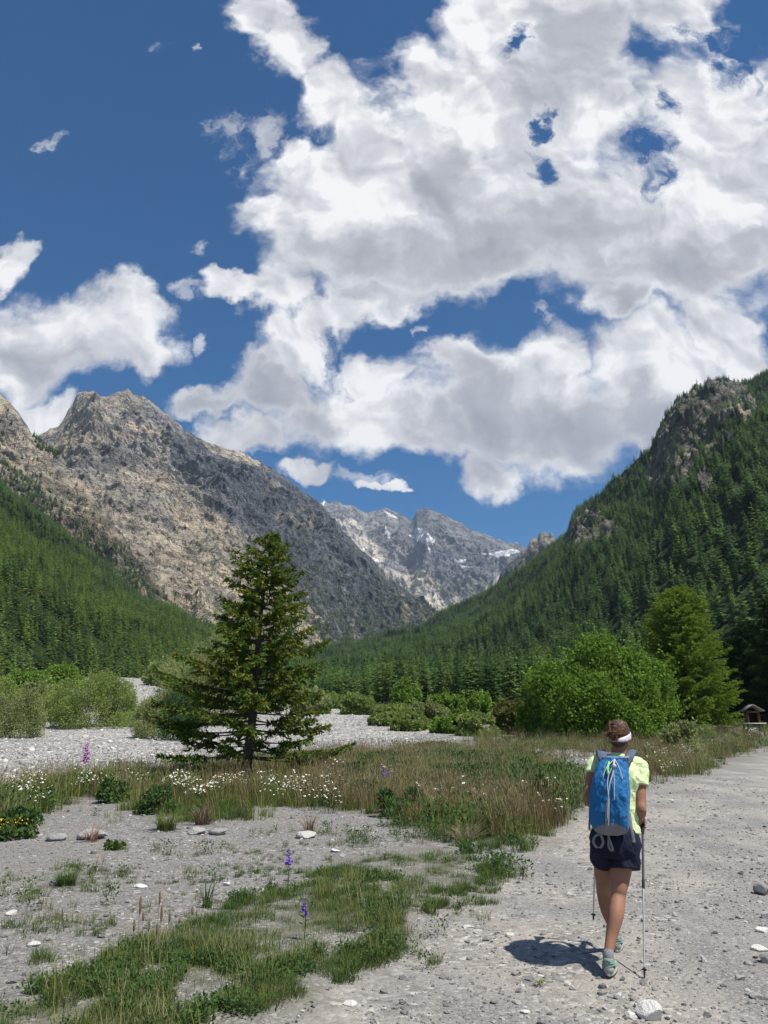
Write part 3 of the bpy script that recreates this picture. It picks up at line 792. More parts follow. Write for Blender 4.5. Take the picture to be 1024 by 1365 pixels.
# ================================================================ forests on the slopes
def sample_surface(M, n, seed, tmax=1.02, amin=-.64, amax=.64):
    g = np.random.default_rng(seed)
    nv, nu = M.X.shape
    rows = M.T[:, 0]; lim = np.searchsorted(rows, tmax)
    # probability per cell ~ plan area
    Xc, Yc = M.X[:lim], M.Y[:lim]
    ar = np.abs((Xc[:-1, 1:] - Xc[:-1, :-1]) * (Yc[1:, :-1] - Yc[:-1, :-1])).ravel()
    ar = ar * ((M.A[0, :-1] > amin) & (M.A[0, :-1] < amax))[None, :].repeat(lim - 1, 0).ravel()
    c = np.cumsum(ar); k = np.searchsorted(c, g.uniform(0, c[-1], n))
    i, j = np.divmod(k, nu - 1)
    u, v = g.random(n), g.random(n)
    def bl(Q): return (Q[i, j] * (1 - u) + Q[i, j + 1] * u) * (1 - v) + (Q[i + 1, j] * (1 - u) + Q[i + 1, j + 1] * u) * v
    return np.stack([bl(M.X), bl(M.Y), bl(M.Z)], 1), bl(M.T)

def forest(name, P, H, larch, label, seed):
    g = np.random.default_rng(seed)
    n = len(P)
    idx = np.where(larch, 3 + g.integers(0, 2, n), g.integers(0, 3, n))
    sc = np.stack([H * g.uniform(.85, 1.25, n), H * g.uniform(.85, 1.25, n), H], 1)
    P = P.copy(); P[:, 2] -= .5
    return scatter_stuff(name, P, g.uniform(0, 6.28, n), sc, idx, far_pine + far_larch, label, 'forest', tilt=(g.normal(0, .03, n), g.normal(0, .03, n)))

fg = np.random.default_rng(5)
# right slope
P, T = sample_surface(M5, 34000, 11, 1.05)
px, py = pix(P[:, 0], P[:, 1], P[:, 2])
j = (fbm(P[:, 0] / 70, P[:, 1] / 70, 5, 85) - .5) * 36
keep = (px > -150) & (px < 1180) & (py > 400)
cm = cliffmask(px, py, j)
keep &= ~(cm & (fg.random(len(P)) > .10 + .25 * (vnoise(P[:, 0] / 25, P[:, 1] / 25, 3) > .6)))
keep &= fg.random(len(P)) < .55 + 1.2 * fbm(P[:, 0] / 60, P[:, 1] / 60, 4, 200) - .15
clear = inpoly([(955, 690), (1024, 700), (1100, 720), (1100, 790), (1010, 770), (960, 730)], px + j * .6, py + j * .4)
keep &= ~(clear & (fg.random(len(P)) < .55))
P = P[keep]; T = T[keep]; px = px[keep]; py = py[keep]
H = fg.uniform(8.5, 16, len(P)) * np.where(py < 640, .85, 1.0) * (1 - .2 * T)
lar = fg.random(len(P)) < np.clip(.16 + .7 * (fbm(P[:, 0] / 90, P[:, 1] / 90, 3, 201) - .5) + .35 * clear[keep], 0, 1)
forest('forest', P, H, lar, 'dense dark green conifer forest covering the steep slope on the right', 21)
# left slope
P, T = sample_surface(M2, 16000, 12, 1.1)
px, py = pix(P[:, 0], P[:, 1], P[:, 2])
keep = (px > -160) & (px < 480)
keep &= fg.random(len(P)) < .6 + .9 * fbm(P[:, 0] / 50, P[:, 1] / 50, 4, 205)
P = P[keep]; T = T[keep]
H = fg.uniform(8.5, 15.5, len(P)) * (1 - .2 * T)
lar = fg.random(len(P)) < np.where(T < .80 + .1 * (vnoise(P[:, 0] / 60, P[:, 1] / 60, 8) - .5), .72, .08)
forest('forest_left', P, H, lar, 'lighter green larch and pine forest on the lower slope at the left', 22)
# scattered pines on the rock faces
Ps, Hs, Ls = [], [], []
for M, n, sd, f in ((M1, 15000, 31, lambda x, y, T, v: (.02 + .30 * sstep(690, 800, y) * sstep(.35, .6, v) + .9 * sstep(770, 835, y) + .06 * (v > .62)) * (y > 590)),
                    (M1b, 22000, 32, lambda x, y, T, v: .012 + .75 * sstep(625, 690, y - (x - 40) * .85) * (v > .43) + .5 * inpoly([(40, 572), (62, 590), (82, 606), (76, 614), (50, 598)], x, y)),
                    (M4, 1800, 33, lambda x, y, T, v: .35 * (y > 735))):
    P, T = sample_surface(M, n, sd, 1.0)
    px, py = pix(P[:, 0], P[:, 1], P[:, 2])
    v = fbm(P[:, 0] / 70, P[:, 1] / 70, 4, 210)
    k = (fg.random(len(P)) < f(px, py, T, v)) & (px > -100) & (px < 900)
    Ps.append(P[k]); Hs.append(fg.uniform(7, 15, k.sum())); Ls.append(np.zeros(k.sum(), bool))
forest('scattered_pines', np.concatenate(Ps), np.concatenate(Hs), np.concatenate(Ls), 'small dark pines scattered over the pale rock faces', 23)

# ================================================================ valley-floor conifers: the nearest 300 are things
mid_meshes = []
for k in range(4):
    V, F = conifer_shape(12, 2.3 + .25 * k, 400 + k, layers=24, br=10, sub=3, base=.06, open_=.06, taper=.72)
    mid_meshes.append((mesh_np('crown', V, F, PINE), trunk_shape(11.5, .16, k).mesh('trunk', BARK)))
mid_larch = []
for k in range(3):
    V, F = conifer_shape(11, 2.2 + .3 * k, 420 + k, layers=22, br=9, sub=3, base=.06, open_=.1, taper=.7)
    mid_larch.append((mesh_np('crown', V, F, LARCH), trunk_shape(10.5, .15, k).mesh('trunk', BARK)))

def tree_thing(name, me, loc, rz, sc, label, cat, group=None):
    r = empty(name, loc, rz); r.scale = (sc * random.uniform(.9, 1.1), sc * random.uniform(.9, 1.1), sc)
    ob('crown', me[0], r); ob('trunk', me[1], r)
    return tag(r, label, cat, group)

cand = []
vg = np.random.default_rng(77)
a_ = vg.uniform(-.72, .72, 26000); Y_ = np.exp(vg.uniform(math.log(130), math.log(700), 26000))
keepdens = vg.random(26000) < (Y_ / 700) ** 1.0 * 2.2
a_, Y_ = a_[keepdens], Y_[keepdens]
X_ = a_ * Y_
pz = ground(X_, Y_)
# first row of the wood, by azimuth
edge_a = np.array([ae(p, 900)[0] for p in (-200, 0, 100, 200, 260, 330, 430, 480, 540, 600, 680, 760, 900, 1200)])
edge_Y = np.array([230, 250, 270, 330, 360, 330, 260, 220, 190, 175, 150, 140, 135, 120])
ok = (Y_ > np.interp(a_, edge_a, edge_Y) * (1 + .15 * (vnoise(a_ * 30, Y_ * 0, 4) - .5))) & ~inpoly(RIVER, X_, Y_)
M5b = M5
X_, Y_, a_, pz = X_[ok], Y_[ok], a_[ok], pz[ok]
# stop where the slopes begin
def base_of(M, a): return np.interp(a, M.A[0], M.Y[0])
lim = np.minimum(np.where(a_ > ae(300, 882)[0], base_of(M5, a_), 9e9), np.where(a_ < M2.A[0].max(), base_of(M2, a_), 9e9)) + 12
ok = Y_ < lim
X_, Y_, a_, pz = X_[ok], Y_[ok], a_[ok], pz[ok]
o_ = np.argsort(Y_)
X_, Y_, a_, pz = X_[o_], Y_[o_], a_[o_], pz[o_]
# thin by spacing on a grid
cell = {}
sel = []
for k in range(len(X_)):
    c = (int(X_[k] // 5.0), int(Y_[k] // 5.0))
    if c in cell: continue
    cell[c] = 1; sel.append(k)
sel = np.array(sel)
X_, Y_, pz = X_[sel], Y_[sel], pz[sel]
vis = (np.abs(X_ / Y_) < .56)
near = np.where(vis)[0][:285]
rest = np.setdiff1d(np.arange(len(X_)), near)
labs = {0: 'dark green conifer in the front rows of the valley-floor wood', 1: 'light green larch in the front rows of the valley-floor wood'}
for k in near:
    x, y, z = X_[k], Y_[k], pz[k]
    isl = vg.random() < (.35 if x / y < -.1 else .16)
    me = random.choice(mid_larch if isl else mid_meshes)
    side = 'beyond the river bed on the left' if x / y < -.12 else ('behind the round willows in the middle' if x / y < .22 else 'behind the big bush and larch on the right')
    lb = ('light green larch' if isl else 'dark green conifer') + ' in the front rows ' + side
    tree_thing('larch_tree' if isl else 'conifer_tree', me, (x, y, z - .1), random.uniform(0, 6.28), random.uniform(.72, 1.2), lb, 'tree', lb.replace(' in the', 's in the', 1))
Pr = np.stack([X_[rest], Y_[rest], pz[rest]], 1)
forest('forest_floor', Pr, fg.uniform(9, 15, len(rest)), fg.random(len(rest)) < .2, 'dense conifer wood filling the valley floor behind its front rows', 24)
print('floor trees', len(near), len(rest), Y_[near].max() if len(near) else 0)

# ================================================================ bushes
WILLOW = leaf_mat('willow_leaves', (.15, .21, .055), (.35, .43, .14), scale=1.2, trans=.45, rnd=.3)
BRIGHT = leaf_mat('bright_leaves', (.085, .17, .026), (.27, .40, .075), scale=.8, trans=.42, rnd=.2)
OLIVE = leaf_mat('olive_leaves', (.19, .23, .09), (.39, .44, .19), scale=1.2, trans=.45, rnd=.3)

def bush_mesh(rx, ry, h, n, leaf, seed, mat, lobes=22, bot=.12, spiky=.0):
    g = np.random.default_rng(seed)
    # lobes sit in a dome
    C, Rr = [], []
    for k in range(lobes):
        an = g.uniform(0, 6.283); q = math.sqrt(g.random()) * .78
        top = math.sqrt(max(0, 1 - q * q))
        if k % 3 == 1: q = g.uniform(.55, .8); zz = g.uniform(.12, .4)
        elif k % 3 == 2: zz = g.uniform(.3, .95) * top * .8
        else: zz = top * .80
        C.append((math.cos(an) * q * rx, math.sin(an) * q * ry, h * max(bot, zz * .98)))
        Rr.append(g.uniform(.13, .36) * (1 - .25 * q))
    C = np.array(C); Rr = np.array(Rr)
    k = g.choice(lobes, n, p=Rr ** 2 / (Rr ** 2).sum())
    d = unit(g.normal(size=(n, 3))); d[:, 2] = np.where(d[:, 2] < -.8, -d[:, 2], d[:, 2])
    rad = Rr[k][:, None] * (1 - .5 * g.random((n, 1)) ** 2.2) * np.array([[rx, ry, h * .8]])
    bumps = 1 + .38 * (fbm(d[:, 0] * 3 + k * 7.1, d[:, 1] * 3 + d[:, 2] * 2.3, 3, seed) - .5)[:, None] * 2
    P = C[k] + d * rad * bumps
    sk = g.random(n) < .13; an = g.uniform(0, 6.283, n); q = np.sqrt(g.uniform(.25, 1, n)) * .84
    P = np.where(sk[:, None], np.stack([np.cos(an) * q * rx, np.sin(an) * q * ry, g.uniform(0, .3, n) * h], 1), P)
    P[:, 2] = np.maximum(P[:, 2], h * .02 + g.random(n) * h * .08)
    if spiky: P = P + (g.random((n, 1)) < .05) * g.uniform(0, 1, (n, 1)) * np.array([[0.0, 0, spiky * h]])
    # ragged shoots that stick out of the outline
    ns = n // 160; si = g.integers(0, n, ns); sd_ = unit(d[si] + np.array([0, 0, .9]) + g.normal(size=(ns, 3)) * .35)
    for q in range(10):
        tgt = g.integers(0, n, ns)
        P[tgt] = P[si] + sd_ * (h * .022 * (q + 1)) * g.uniform(.6, 1.2, (ns, 1)) + g.normal(size=(ns, 3)) * leaf * .35
    D = unit(d + g.normal(size=(n, 3)) * .7 + np.array([0, 0, .35]))
    N = unit(g.normal(size=(n, 3)) * .8 + d + np.array([0, 0, .4]))
    L = leaf * g.uniform(.7, 1.5, n)
    return kites(P, D, L * .36, L, N, .2)

def stems_mesh(rx, ry, h, n, seed):
    g = random.Random(seed); mb = MB()
    for k in range(n):
        an = g.uniform(0, 6.28); q = g.uniform(.2, .6)
        b = (math.cos(an) * rx * .12, math.sin(an) * ry * .12, -.15)
        e = (math.cos(an) * rx * q, math.sin(an) * ry * q, h * g.uniform(.5, .75))
        m_ = tuple((b[i] + e[i]) / 2 + g.uniform(-.08, .08) * h for i in range(3))
        r0 = .011 * h ** .8 * g.uniform(.6, 1.2)
        mb.tube([b, m_, e], [r0, r0 * .7, r0 * .2], 6)
    return mb

def bush(px, pbase, ptop, hwpx, label, mat, n=7000, leaf=None, seed=0, name='willow_bush', cat='bush', depth=1.0, lobes=22, group=None, spiky=0, xoff=0):
    c = G(px, pbase)
    top = CAMZ + ae(px, ptop)[1] * c.y
    h = (top - c.z) * 1.02
    rx = hwpx / FPX * c.y * 1.03 * (cP + .27 * sP)
    leaf = leaf or max(.05, c.y * .0030)
    r = empty(name, (c.x, c.y + rx * depth * .6, c.z - .05))
    V, F = bush_mesh(rx, rx * depth, h, int(n * 1.5), leaf, seed, mat, lobes, spiky=spiky)
    ob('foliage', mesh_np('foliage', V, F, mat), r)
    ob('stems', stems_mesh(rx, rx * depth, h, 9, seed).mesh('stems', BARK_GREY), r)
    return tag(r, label, cat, group)

B = bush
B(812, 989, 849, 104, 'very large rounded bright green bush behind the hiker', BRIGHT, 56000, .20, 1, depth=.8, lobes=40)
B(110, 972, 893, 62, 'large grey-green willow on the river bed left of the conifer', WILLOW, 26000, .12, 2, lobes=30)
B(150, 968, 908, 28, 'low willow touching the right side of the large grey-green one', WILLOW, 9000, .10, 3)
B(8, 985, 915, 40, 'sparse pale willow cut by the left edge of the photo', OLIVE, 12000, .10, 4, spiky=.15)
B(45, 948, 903, 34, 'olive willow behind the sparse pale one at the left edge', OLIVE, 9000, None, 5)
B(228, 966, 872, 44, 'tall pale grey-green willow just left of the conifer', OLIVE, 24000, .12, 6, lobes=30, spiky=.05)
B(285, 968, 832, 50, 'tallest pale willow half hidden behind the conifer', OLIVE, 30000, .12, 7, lobes=34, spiky=.06)
B(60, 962, 918, 40, 'low rounded willow filling the gap at the left of the large grey-green one', WILLOW, 14000, .10, 41)
B(-30, 975, 900, 50, 'broad willow mostly outside the left edge', WILLOW, 16000, .12, 42)
B(195, 985, 925, 26, 'small pale willow at the lower left of the tall one by the conifer', OLIVE, 9000, .09, 43)
B(20, 932, 893, 40, 'bright willow mound behind the left-edge willows', BRIGHT, 12000, None, 44)
B(80, 918, 886, 30, 'bright willow mound left of the far gravel channel', BRIGHT, 10000, None, 45)
B(215, 915, 880, 28, 'green willow mound right of the far gravel channel', WILLOW, 10000, None, 46)
B(388, 935, 905, 26, 'green willow just behind the right boughs of the conifer', WILLOW, 8000, None, 47)
B(590, 955, 925, 22, 'yellow-green bush behind the willow row in the middle', BRIGHT, 7000, None, 48)
B(445, 945, 925, 16, 'little willow between the conifer and the isolated one', WILLOW, 5000, None, 49)
B(236, 988, 915, 32, 'dark bush in shade at the left foot of the conifer', PINE, 9000, .09, 8, name='shrub')
B(88, 900, 876, 22, 'round bush on the far side of the gravel, leftmost of the far row', WILLOW, 4000, None, 9)
B(116, 899, 876, 16, 'round pale bush second from the left in the far row', BRIGHT, 3500, None, 10)
B(146, 899, 876, 17, 'round bright bush at the far end of the pale gravel channel', BRIGHT, 3500, None, 11)
B(180, 897, 880, 14, 'small round bush right of the far gravel channel', WILLOW, 3000, None, 12)
B(30, 900, 878, 36, 'wide low bush in the far row at the left edge', BRIGHT, 5000, None, 13)
B(412, 952, 920, 28, 'olive willow directly right of the conifer', OLIVE, 9000, None, 14)
B(479, 953, 922, 24, 'isolated grey-green willow on the bright river bed', WILLOW, 8000, None, 15)
B(522, 968, 937, 30, 'low willow at the right rim of the river bed beside the isolated one', WILLOW, 8000, None, 16)
B(570, 972, 935, 27, 'grey-green willow in the middle of the river bed rim', OLIVE, 8000, None, 17)
B(603, 978, 952, 26, 'low bright shrub in front of the round green bush', BRIGHT, 7000, None, 18)
B(632, 966, 920, 26, 'round bright green bush in the middle of the willow row', BRIGHT, 9000, None, 19)
B(640, 982, 951, 30, 'low green willow nearest the gravel at the right rim', WILLOW, 8000, None, 20)
B(685, 980, 936, 30, 'yellowish willow left of the very large bush', leaf_mat('yellow_leaves', (.085, .10, .03), (.19, .20, .06), scale=1.2, trans=.35, rnd=.2), 10000, None, 21)
B(541, 944, 905, 20, 'dark round bush in front of the middle conifers', BRIGHT, 5000, None, 22)
B(718, 984, 930, 26, 'dark green shrub against the left side of the very large bush', BRIGHT, 8000, None, 23)
B(545, 975, 950, 26, 'small low willow between two larger ones on the gravel rim', WILLOW, 6000, None, 24)
B(930, 985, 962, 30, 'low scrub in front of the light green larch', OLIVE, 7000, .07, 25, name='shrub')

# ================================================================ detailed conifers
def detail_conifer(h, prof, seed, mats, nb=90, twig=.22, tuft=.10, droop=.12, base=.05, lean=(0, 0), rad=.12, dens=1.0, bare=.0, up=.25, extra=(), step=.14):
    """returns meshes crown, branches, trunk. prof(t, az) = branch length at height share t"""
    g = np.random.default_rng(seed)
    tr = MB(); brm = MB()
    def ax(z): f = z / h; return np.array([lean[0] * f + .04 * math.sin(f * 7), lean[1] * f + .04 * math.cos(f * 6), z])
    tr.tube([ax(h * k / 12) - (np.array([0, 0, .25]) if k == 0 else 0) for k in range(13)], [rad * (1 - k / 12.3) ** .9 * (1.25 if k == 0 else 1) for k in range(13)], 10)
    P, D, W, L, N = [], [], [], [], []
    specs = []
    for b in range(nb):
        t = base + (1 - base) * ((b + g.uniform(0, 1)) / nb) ** 1.0
        az = b * 2.399963 + g.uniform(-.35, .35)
        specs.append((t, az, prof(t, az) * g.uniform(.78, 1.12), None))
    specs += [(t, az, le, 1) for t, az, le in extra]
    for (t, az, le, fx) in specs:
        if le < .05: continue
        p0 = ax(h * min(t, .985))
        d0 = np.array([math.cos(az), math.sin(az), 0.0])
        el0 = -droop * 1.6 + up * 2.2 * t + g.uniform(-.12, .12)
        n = max(4, int(le / step))
        pts = []
        for k in range(n + 1):
            f = k / n
            zc = le * (el0 * f - droop * .9 * f * (1 - f) + up * .55 * f * f)
            wob = .05 * le * math.sin(f * 5 + b)
            pts.append(p0 + d0 * le * f + np.array([-d0[1] * wob, d0[0] * wob, zc]))
        pts = np.array(pts)
        r0 = .012 + .010 * le
        brm.tube(pts[::max(1, n // 6)], [r0 * (1 - .85 * i / max(1, len(pts[::max(1, n // 6)]) - 1)) for i in range(len(pts[::max(1, n // 6)]))], 5, cap=False)
        nudef = bare if t < .28 else 0.05
        for k in range(1, n + 1):
            f = k / n
            if f < nudef + .08: 
                continue
            for sd in (-1, 1, 0):
                if g.random() > .92 * dens and f < .9: continue
                # side twig (or hanging twiglet)
                tl = twig * (.55 + .9 * math.sin(math.pi * min(1, (f * .85 + .08)))) * g.uniform(.6, 1.25) * (min(1, le / 1.2) * .6 + .4)
                an = az + sd * g.uniform(.5, 1.15) if sd else az + g.uniform(-.3, .3)
                td = unit(np.array([math.cos(an), math.sin(an), (-.35 if sd else -.05) + up * .9 * f + g.uniform(-.3, .3)]))
                m_ = max(2, int(tl / (tuft * .42)))
                for q in range(m_):
                    pp = pts[k] + td * tl * (q / m_)
                    for e in range(3):
                        dd = unit(td + g.normal(size=3) * .55)
                        P.append(pp); D.append(dd); l_ = tuft * g.uniform(.7, 1.35); L.append(l_); W.append(l_ * .20); N.append(g.normal(size=3))
    for k in range(26):
        P.append(ax(h * (.95 + .05 * k / 26))); D.append(unit(np.array([g.uniform(-.8, .8), g.uniform(-.8, .8), .9]))); L.append(tuft * 1.2); W.append(tuft * .22); N.append(g.normal(size=3))
    V, F = kites(np.array(P), np.array(D), W, L, np.array(N), .3)
    return mesh_np('crown', V, F, mats[0]), brm.mesh('branches', mats[1]), tr.mesh('trunk', mats[1], True)

def put_conifer(name, loc, meshes, label, cat, rz=0.0, sc=1.0):
    r = empty(name, loc, rz); r.scale = (sc, sc, sc)
    ob('crown', meshes[0], r); ob('trunk', meshes[2], r); ob('branches', meshes[1], r)
    return tag(r, label, cat)

SPRUCE = leaf_mat('spruce_needles', (.045, .090, .022), (.155, .22, .045), (.26, .23, .045), scale=1.3, trans=.35, rnd=0)
c = G(325, 1044)
topw = at(360, 706, c.y)
H0 = topw.z - c.z
pm = c.y / FPX * .97           # metres per photo pixel there
_L = np.array([[0, 0], [.03, 12], [.10, 36], [.2, 50], [.3, 54], [.4, 56], [.48, 64], [.56, 84], [.66, 120], [.78, 118], [.87, 105], [.94, 85], [1, 50]])
_R = np.array([[0, 0], [.03, 12], [.10, 30], [.2, 42], [.3, 56], [.4, 62], [.5, 80], [.6, 88], [.7, 92], [.8, 98], [.9, 112], [1, 60]])
def hero_prof(t, az):
    f = 1 - t
    l = np.interp(f, _L[:, 0], _L[:, 1]); r_ = np.interp(f, _R[:, 0], _R[:, 1])
    cx_ = math.cos(az)
    return pm * (r_ * max(cx_, 0) + l * max(-cx_, 0) + (l + r_) * .40 * (1 - abs(cx_)))
put_conifer('conifer_tree', (c.x, c.y, c.z - .02),
    detail_conifer(H0, hero_prof, 5, (SPRUCE, BARK), nb=112, twig=.31, tuft=.120, droop=.10, base=.09, lean=(topw.x - c.x, 0.3), rad=.15, bare=.36, up=.22, dens=.95,
                   extra=[(.10, .02, 128 * pm), (.13, .35, 105 * pm), (.2, 3.05, 118 * pm), (.26, 3.3, 122 * pm), (.30, 2.9, 112 * pm), (.14, 2.8, 60 * pm)]),
    'dark conifer with yellowish twig tips and bare lower trunk standing alone on the gravel', 'tree')
print('hero', c, H0)
# larch beside the big bush
LARCH2 = leaf_mat('bright_larch_needles', (.11, .18, .024), (.25, .34, .055), scale=.5, trans=.35, rnd=0)
c = G(934, 976); top = at(934, 776, c.y); hh = top.z - c.z; pm2 = c.y / FPX
def larch_prof(t, az): f = 1 - t; return pm2 * np.interp(f, [0, .06, .2, .4, .6, .8, .95, 1], [0, 14, 36, 47, 56, 64, 60, 50])
put_conifer('larch_tree', (c.x, c.y + 2, c.z), detail_conifer(hh, larch_prof, 9, (LARCH2, BARK), nb=230, twig=.62, tuft=.17, droop=.04, base=.03, rad=.22, up=.22, step=.27, dens=.92), 'tall bright green larch right of the very large bush', 'tree')
print('larch', c, hh)
# dark trees at the right edge
DARKP = leaf_mat('dark_pine_needles', (.022, .045, .018), (.055, .09, .032), scale=.5, trans=.2, rnd=0)
for k, (px, pb, pt, wpx, lb) in enumerate([(1013, 972, 828, 34, 'dark pine behind the little wooden hut at the right edge'), (1062, 975, 790, 48, 'tall dark pine at the right edge of the view'), (985, 968, 850, 22, 'slim dark pine between the bright larch and the hut')]):
    c = G(px, pb); c = Vector((c.x * 1.12, c.y * 1.12, gz(c.x * 1.12, c.y * 1.12))); top = at(px, pt, c.y); hh = top.z - c.z; q = c.y / FPX * wpx
    put_conifer('pine_tree', c, detail_conifer(hh, lambda t, az, q=q: q * np.interp(1 - t, [0, .1, .4, .8, 1], [.05, .4, .85, 1.05, .8]), 30 + k, (DARKP, BARK), nb=130, twig=.8, tuft=.28, droop=.06, base=.03, rad=.2, up=.12, step=.3), lb, 'tree')
# ================================================================ stones
def stone_mesh(seed, mat, sub=2, flat=.6, rough=.35):
    bm = bmesh.new(); bmesh.ops.create_icosphere(bm, subdivisions=sub, radius=.5)
    g = np.random.default_rng(seed)
    V = np.array([v.co[:] for v in bm.verts])
    # chop with random planes for angular faces
    for k in range(9):
        n = unit(g.normal(size=3)); dd = g.uniform(.26, .42)
        s = V @ n; V = np.where((s > dd)[:, None], V - (s - dd)[:, None] * n, V)
    V *= np.array([g.uniform(.8, 1.25), g.uniform(.7, 1.0), flat * g.uniform(.7, 1.2)])
    for v, c_ in zip(bm.verts, V): v.co = c_
    me = bpy.data.meshes.new('stone'); bm.to_mesh(me); bm.free(); me.materials.append(mat)
    return me

def stone_mat(name, stops, scale=3):
    m, nt, out = newmat(name)
    oi = node(nt, 'ShaderNodeObjectInfo').outputs['Random']
    tc = node(nt, 'ShaderNodeTexCoord').outputs['Object']
    f = math_(nt, 'MULTIPLY_ADD', math_(nt, 'SUBTRACT', noise(nt, tc, scale, 5, .6), .5), .35, oi)
    col = ramp(nt, f, stops)
    bp = node(nt, 'ShaderNodeBump', {'Height': noise(nt, tc, scale * 3, 6, .65), 'Distance': .08, 'Strength': .6})
    b = node(nt, 'ShaderNodeBsdfPrincipled', {'Base Color': col, 'Roughness': .88, 'Specular IOR Level': .25, 'Normal': bp.outputs[0]})
    nt.links.new(b.outputs[0], out.inputs[0]); return m
GRAVEL = stone_mat('gravel_stone', [(0, (.13, .128, .128)), (.2, (.23, .225, .22)), (.6, (.30, .293, .285)), (.85, (.42, .405, .385)), (1, (.66, .64, .61))])
COBBLE = stone_mat('river_stone', [(0, (.17, .167, .165)), (.35, (.29, .285, .275)), (.75, (.42, .41, .385)), (1, (.64, .62, .58))])
WHITE = stone_mat('white_stone', [(0, (.55, .53, .50)), (1, (.78, .76, .73))])
GREYB = stone_mat('grey_boulder', [(0, (.24, .235, .235)), (.5, (.33, .325, .32)), (1, (.45, .44, .42))])
gs = [stone_mesh(k, GRAVEL, 1, .6) for k in range(5)]
cs = [stone_mesh(40 + k, COBBLE, 1, .6) for k in range(4)]
sg = np.random.default_rng(99)

def spts(n, amin, amax, y0, y1, pw_=1.0):
    """random ground points, uniform in log distance for even screen density"""
    u = sg.random(n); Y = np.exp(math.log(y0) + u * (math.log(y1) - math.log(y0)))
    a = sg.uniform(amin, amax, n)
    X = a * Y
    return X, Y

X, Y = spts(90000, -.75, .75, 3.6, 26)
inp = inpoly(PATH, X, Y); ing = inpoly(GRASS, X, Y); inb = inpoly(BAND, X, Y)
cl = fbm(X / 1.1, Y / 1.1, 4, 300)
# wheel-packed parts of the track carry fewer loose stones
lane = fbm(X / 1.6 - Y * .12, Y / 5, 4, 301)
keep = sg.random(len(X)) < np.where(inp, np.clip(.12 + 1.7 * (cl - .42) + .5 * (lane < .45), .04, 1), np.clip(.75 + (cl - .5), 0, 1)) * np.where(ing, .45, 1) * np.where(inb, .35, 1)
X, Y = X[keep], Y[keep]
sz = np.exp(sg.normal(math.log(.0145), .62, len(X))).clip(.006, .095) * (.75 + Y * .035)
Z = ground(X, Y) - .0 + sz * .08 - .03 * inpoly(PATH, X, Y)
scatter_stuff('gravel', np.stack([X, Y, Z], 1), sg.uniform(0, 6.28, len(X)), sz, sg.integers(0, 5, len(X)), gs, 'loose grey gravel and pebbles scattered over track and flats', 'gravel', tilt=(sg.normal(0, .3, len(X)), sg.normal(0, .3, len(X))))
X, Y = spts(60000, -.80, .35, 22, 260)
keep = inpoly(RIVER, X, Y) | (inpoly(SCREE, X, Y) & (Y < 70))
keep &= sg.random(len(X)) < .35 + 1.3 * (fbm(X / 6, Y / 14, 4, 310))
X, Y = X[keep], Y[keep]
sz = np.exp(sg.normal(math.log(.10), .5, len(X))).clip(.04, .5) * (.6 + Y * .012)
scatter_stuff('river_cobbles', np.stack([X, Y, ground(X, Y) + sz * .05], 1), sg.uniform(0, 6.28, len(X)), sz, sg.integers(0, 4, len(X)), cs, 'pale cobbles and broken rock covering the dry river bed', 'cobbles', tilt=(sg.normal(0, .3, len(X)), sg.normal(0, .3, len(X))))

# stones one can point at:  px, py(base), width px, material, label
ROCKS = [(868, 1352, 30, WHITE, 'biggest pale stone on the track at the bottom, below the hiker', 1.0),
    (840, 1349, 14, WHITE, 'small pale stone just left of the biggest one on the track', .8),
    (186, 1184, 20, WHITE, 'bright white curved stone on the gravel left of the grass strip', .45),
    (302, 1181, 9, WHITE, 'small white pebble right of the curved white stone', .7),
    (122, 1118, 36, GREYB, 'grey boulder beside the dry reddish tuft', .6),
    (75, 1120, 26, GREYB, 'low grey boulder left of the one by the reddish tuft', .6),
    (292, 1112, 24, GREYB, 'angular grey rock on the edge of the flower strip', .8),
    (262, 1112, 22, GREYB, 'grey rock left of the angular one at the edge of the flower strip', .8),
    (409, 1117, 24, GREYB, 'flat grey rock near the dark dry tuft', .55),
    (446, 1136, 12, WHITE, 'tan-white stone on the bare gravel right of the flat grey rock', .7),
    (45, 1264, 15, WHITE, 'pale stone on the gravel at the left, near the seed spikes', .6),
    (467, 1335, 16, WHITE, 'round pale stone on the lower edge of the track', .8),
    (432, 1205, 10, WHITE, 'pale stone half in the grass strip', .8),
    (623, 1232, 13, WHITE, 'flattish pale stone in the middle of the track left of the hiker', .5),
    (637, 1240, 12, WHITE, 'pale stone touching the flattish one left of the hiker', .6),
    (733, 1175, 9, GREYB, 'small dark stone on the track beyond the pale pair', .7),
    (1017, 1188, 18, GREYB, 'upper grey rock at the right edge of the track', .9),
    (1020, 1220, 12, GREYB, 'dark wedge rock below the upper one at the right edge', .9),
    (1016, 1238, 16, WHITE, 'pale angular rock in the right-edge pile', .7),
    (1010, 1262, 20, WHITE, 'flat pale slab in the right-edge pile', .5),
    (1022, 1278, 16, GREYB, 'grey block below the flat slab at the right edge', .9),
    (985, 1302, 14, GREYB, 'grey stone at the foot of the right-edge pile', .7),
    (1010, 1325, 20, GREYB, 'lowest large grey stone at the right edge', .7),
    (700, 1345, 12, WHITE, 'pale chip on the track near the lower centre', .5),
    (205, 1290, 12, WHITE, 'pale stone at the left end of the grass strip', .7),
    (15, 1220, 12, WHITE, 'pale flat pebble at the left edge of the gravel', .5)]
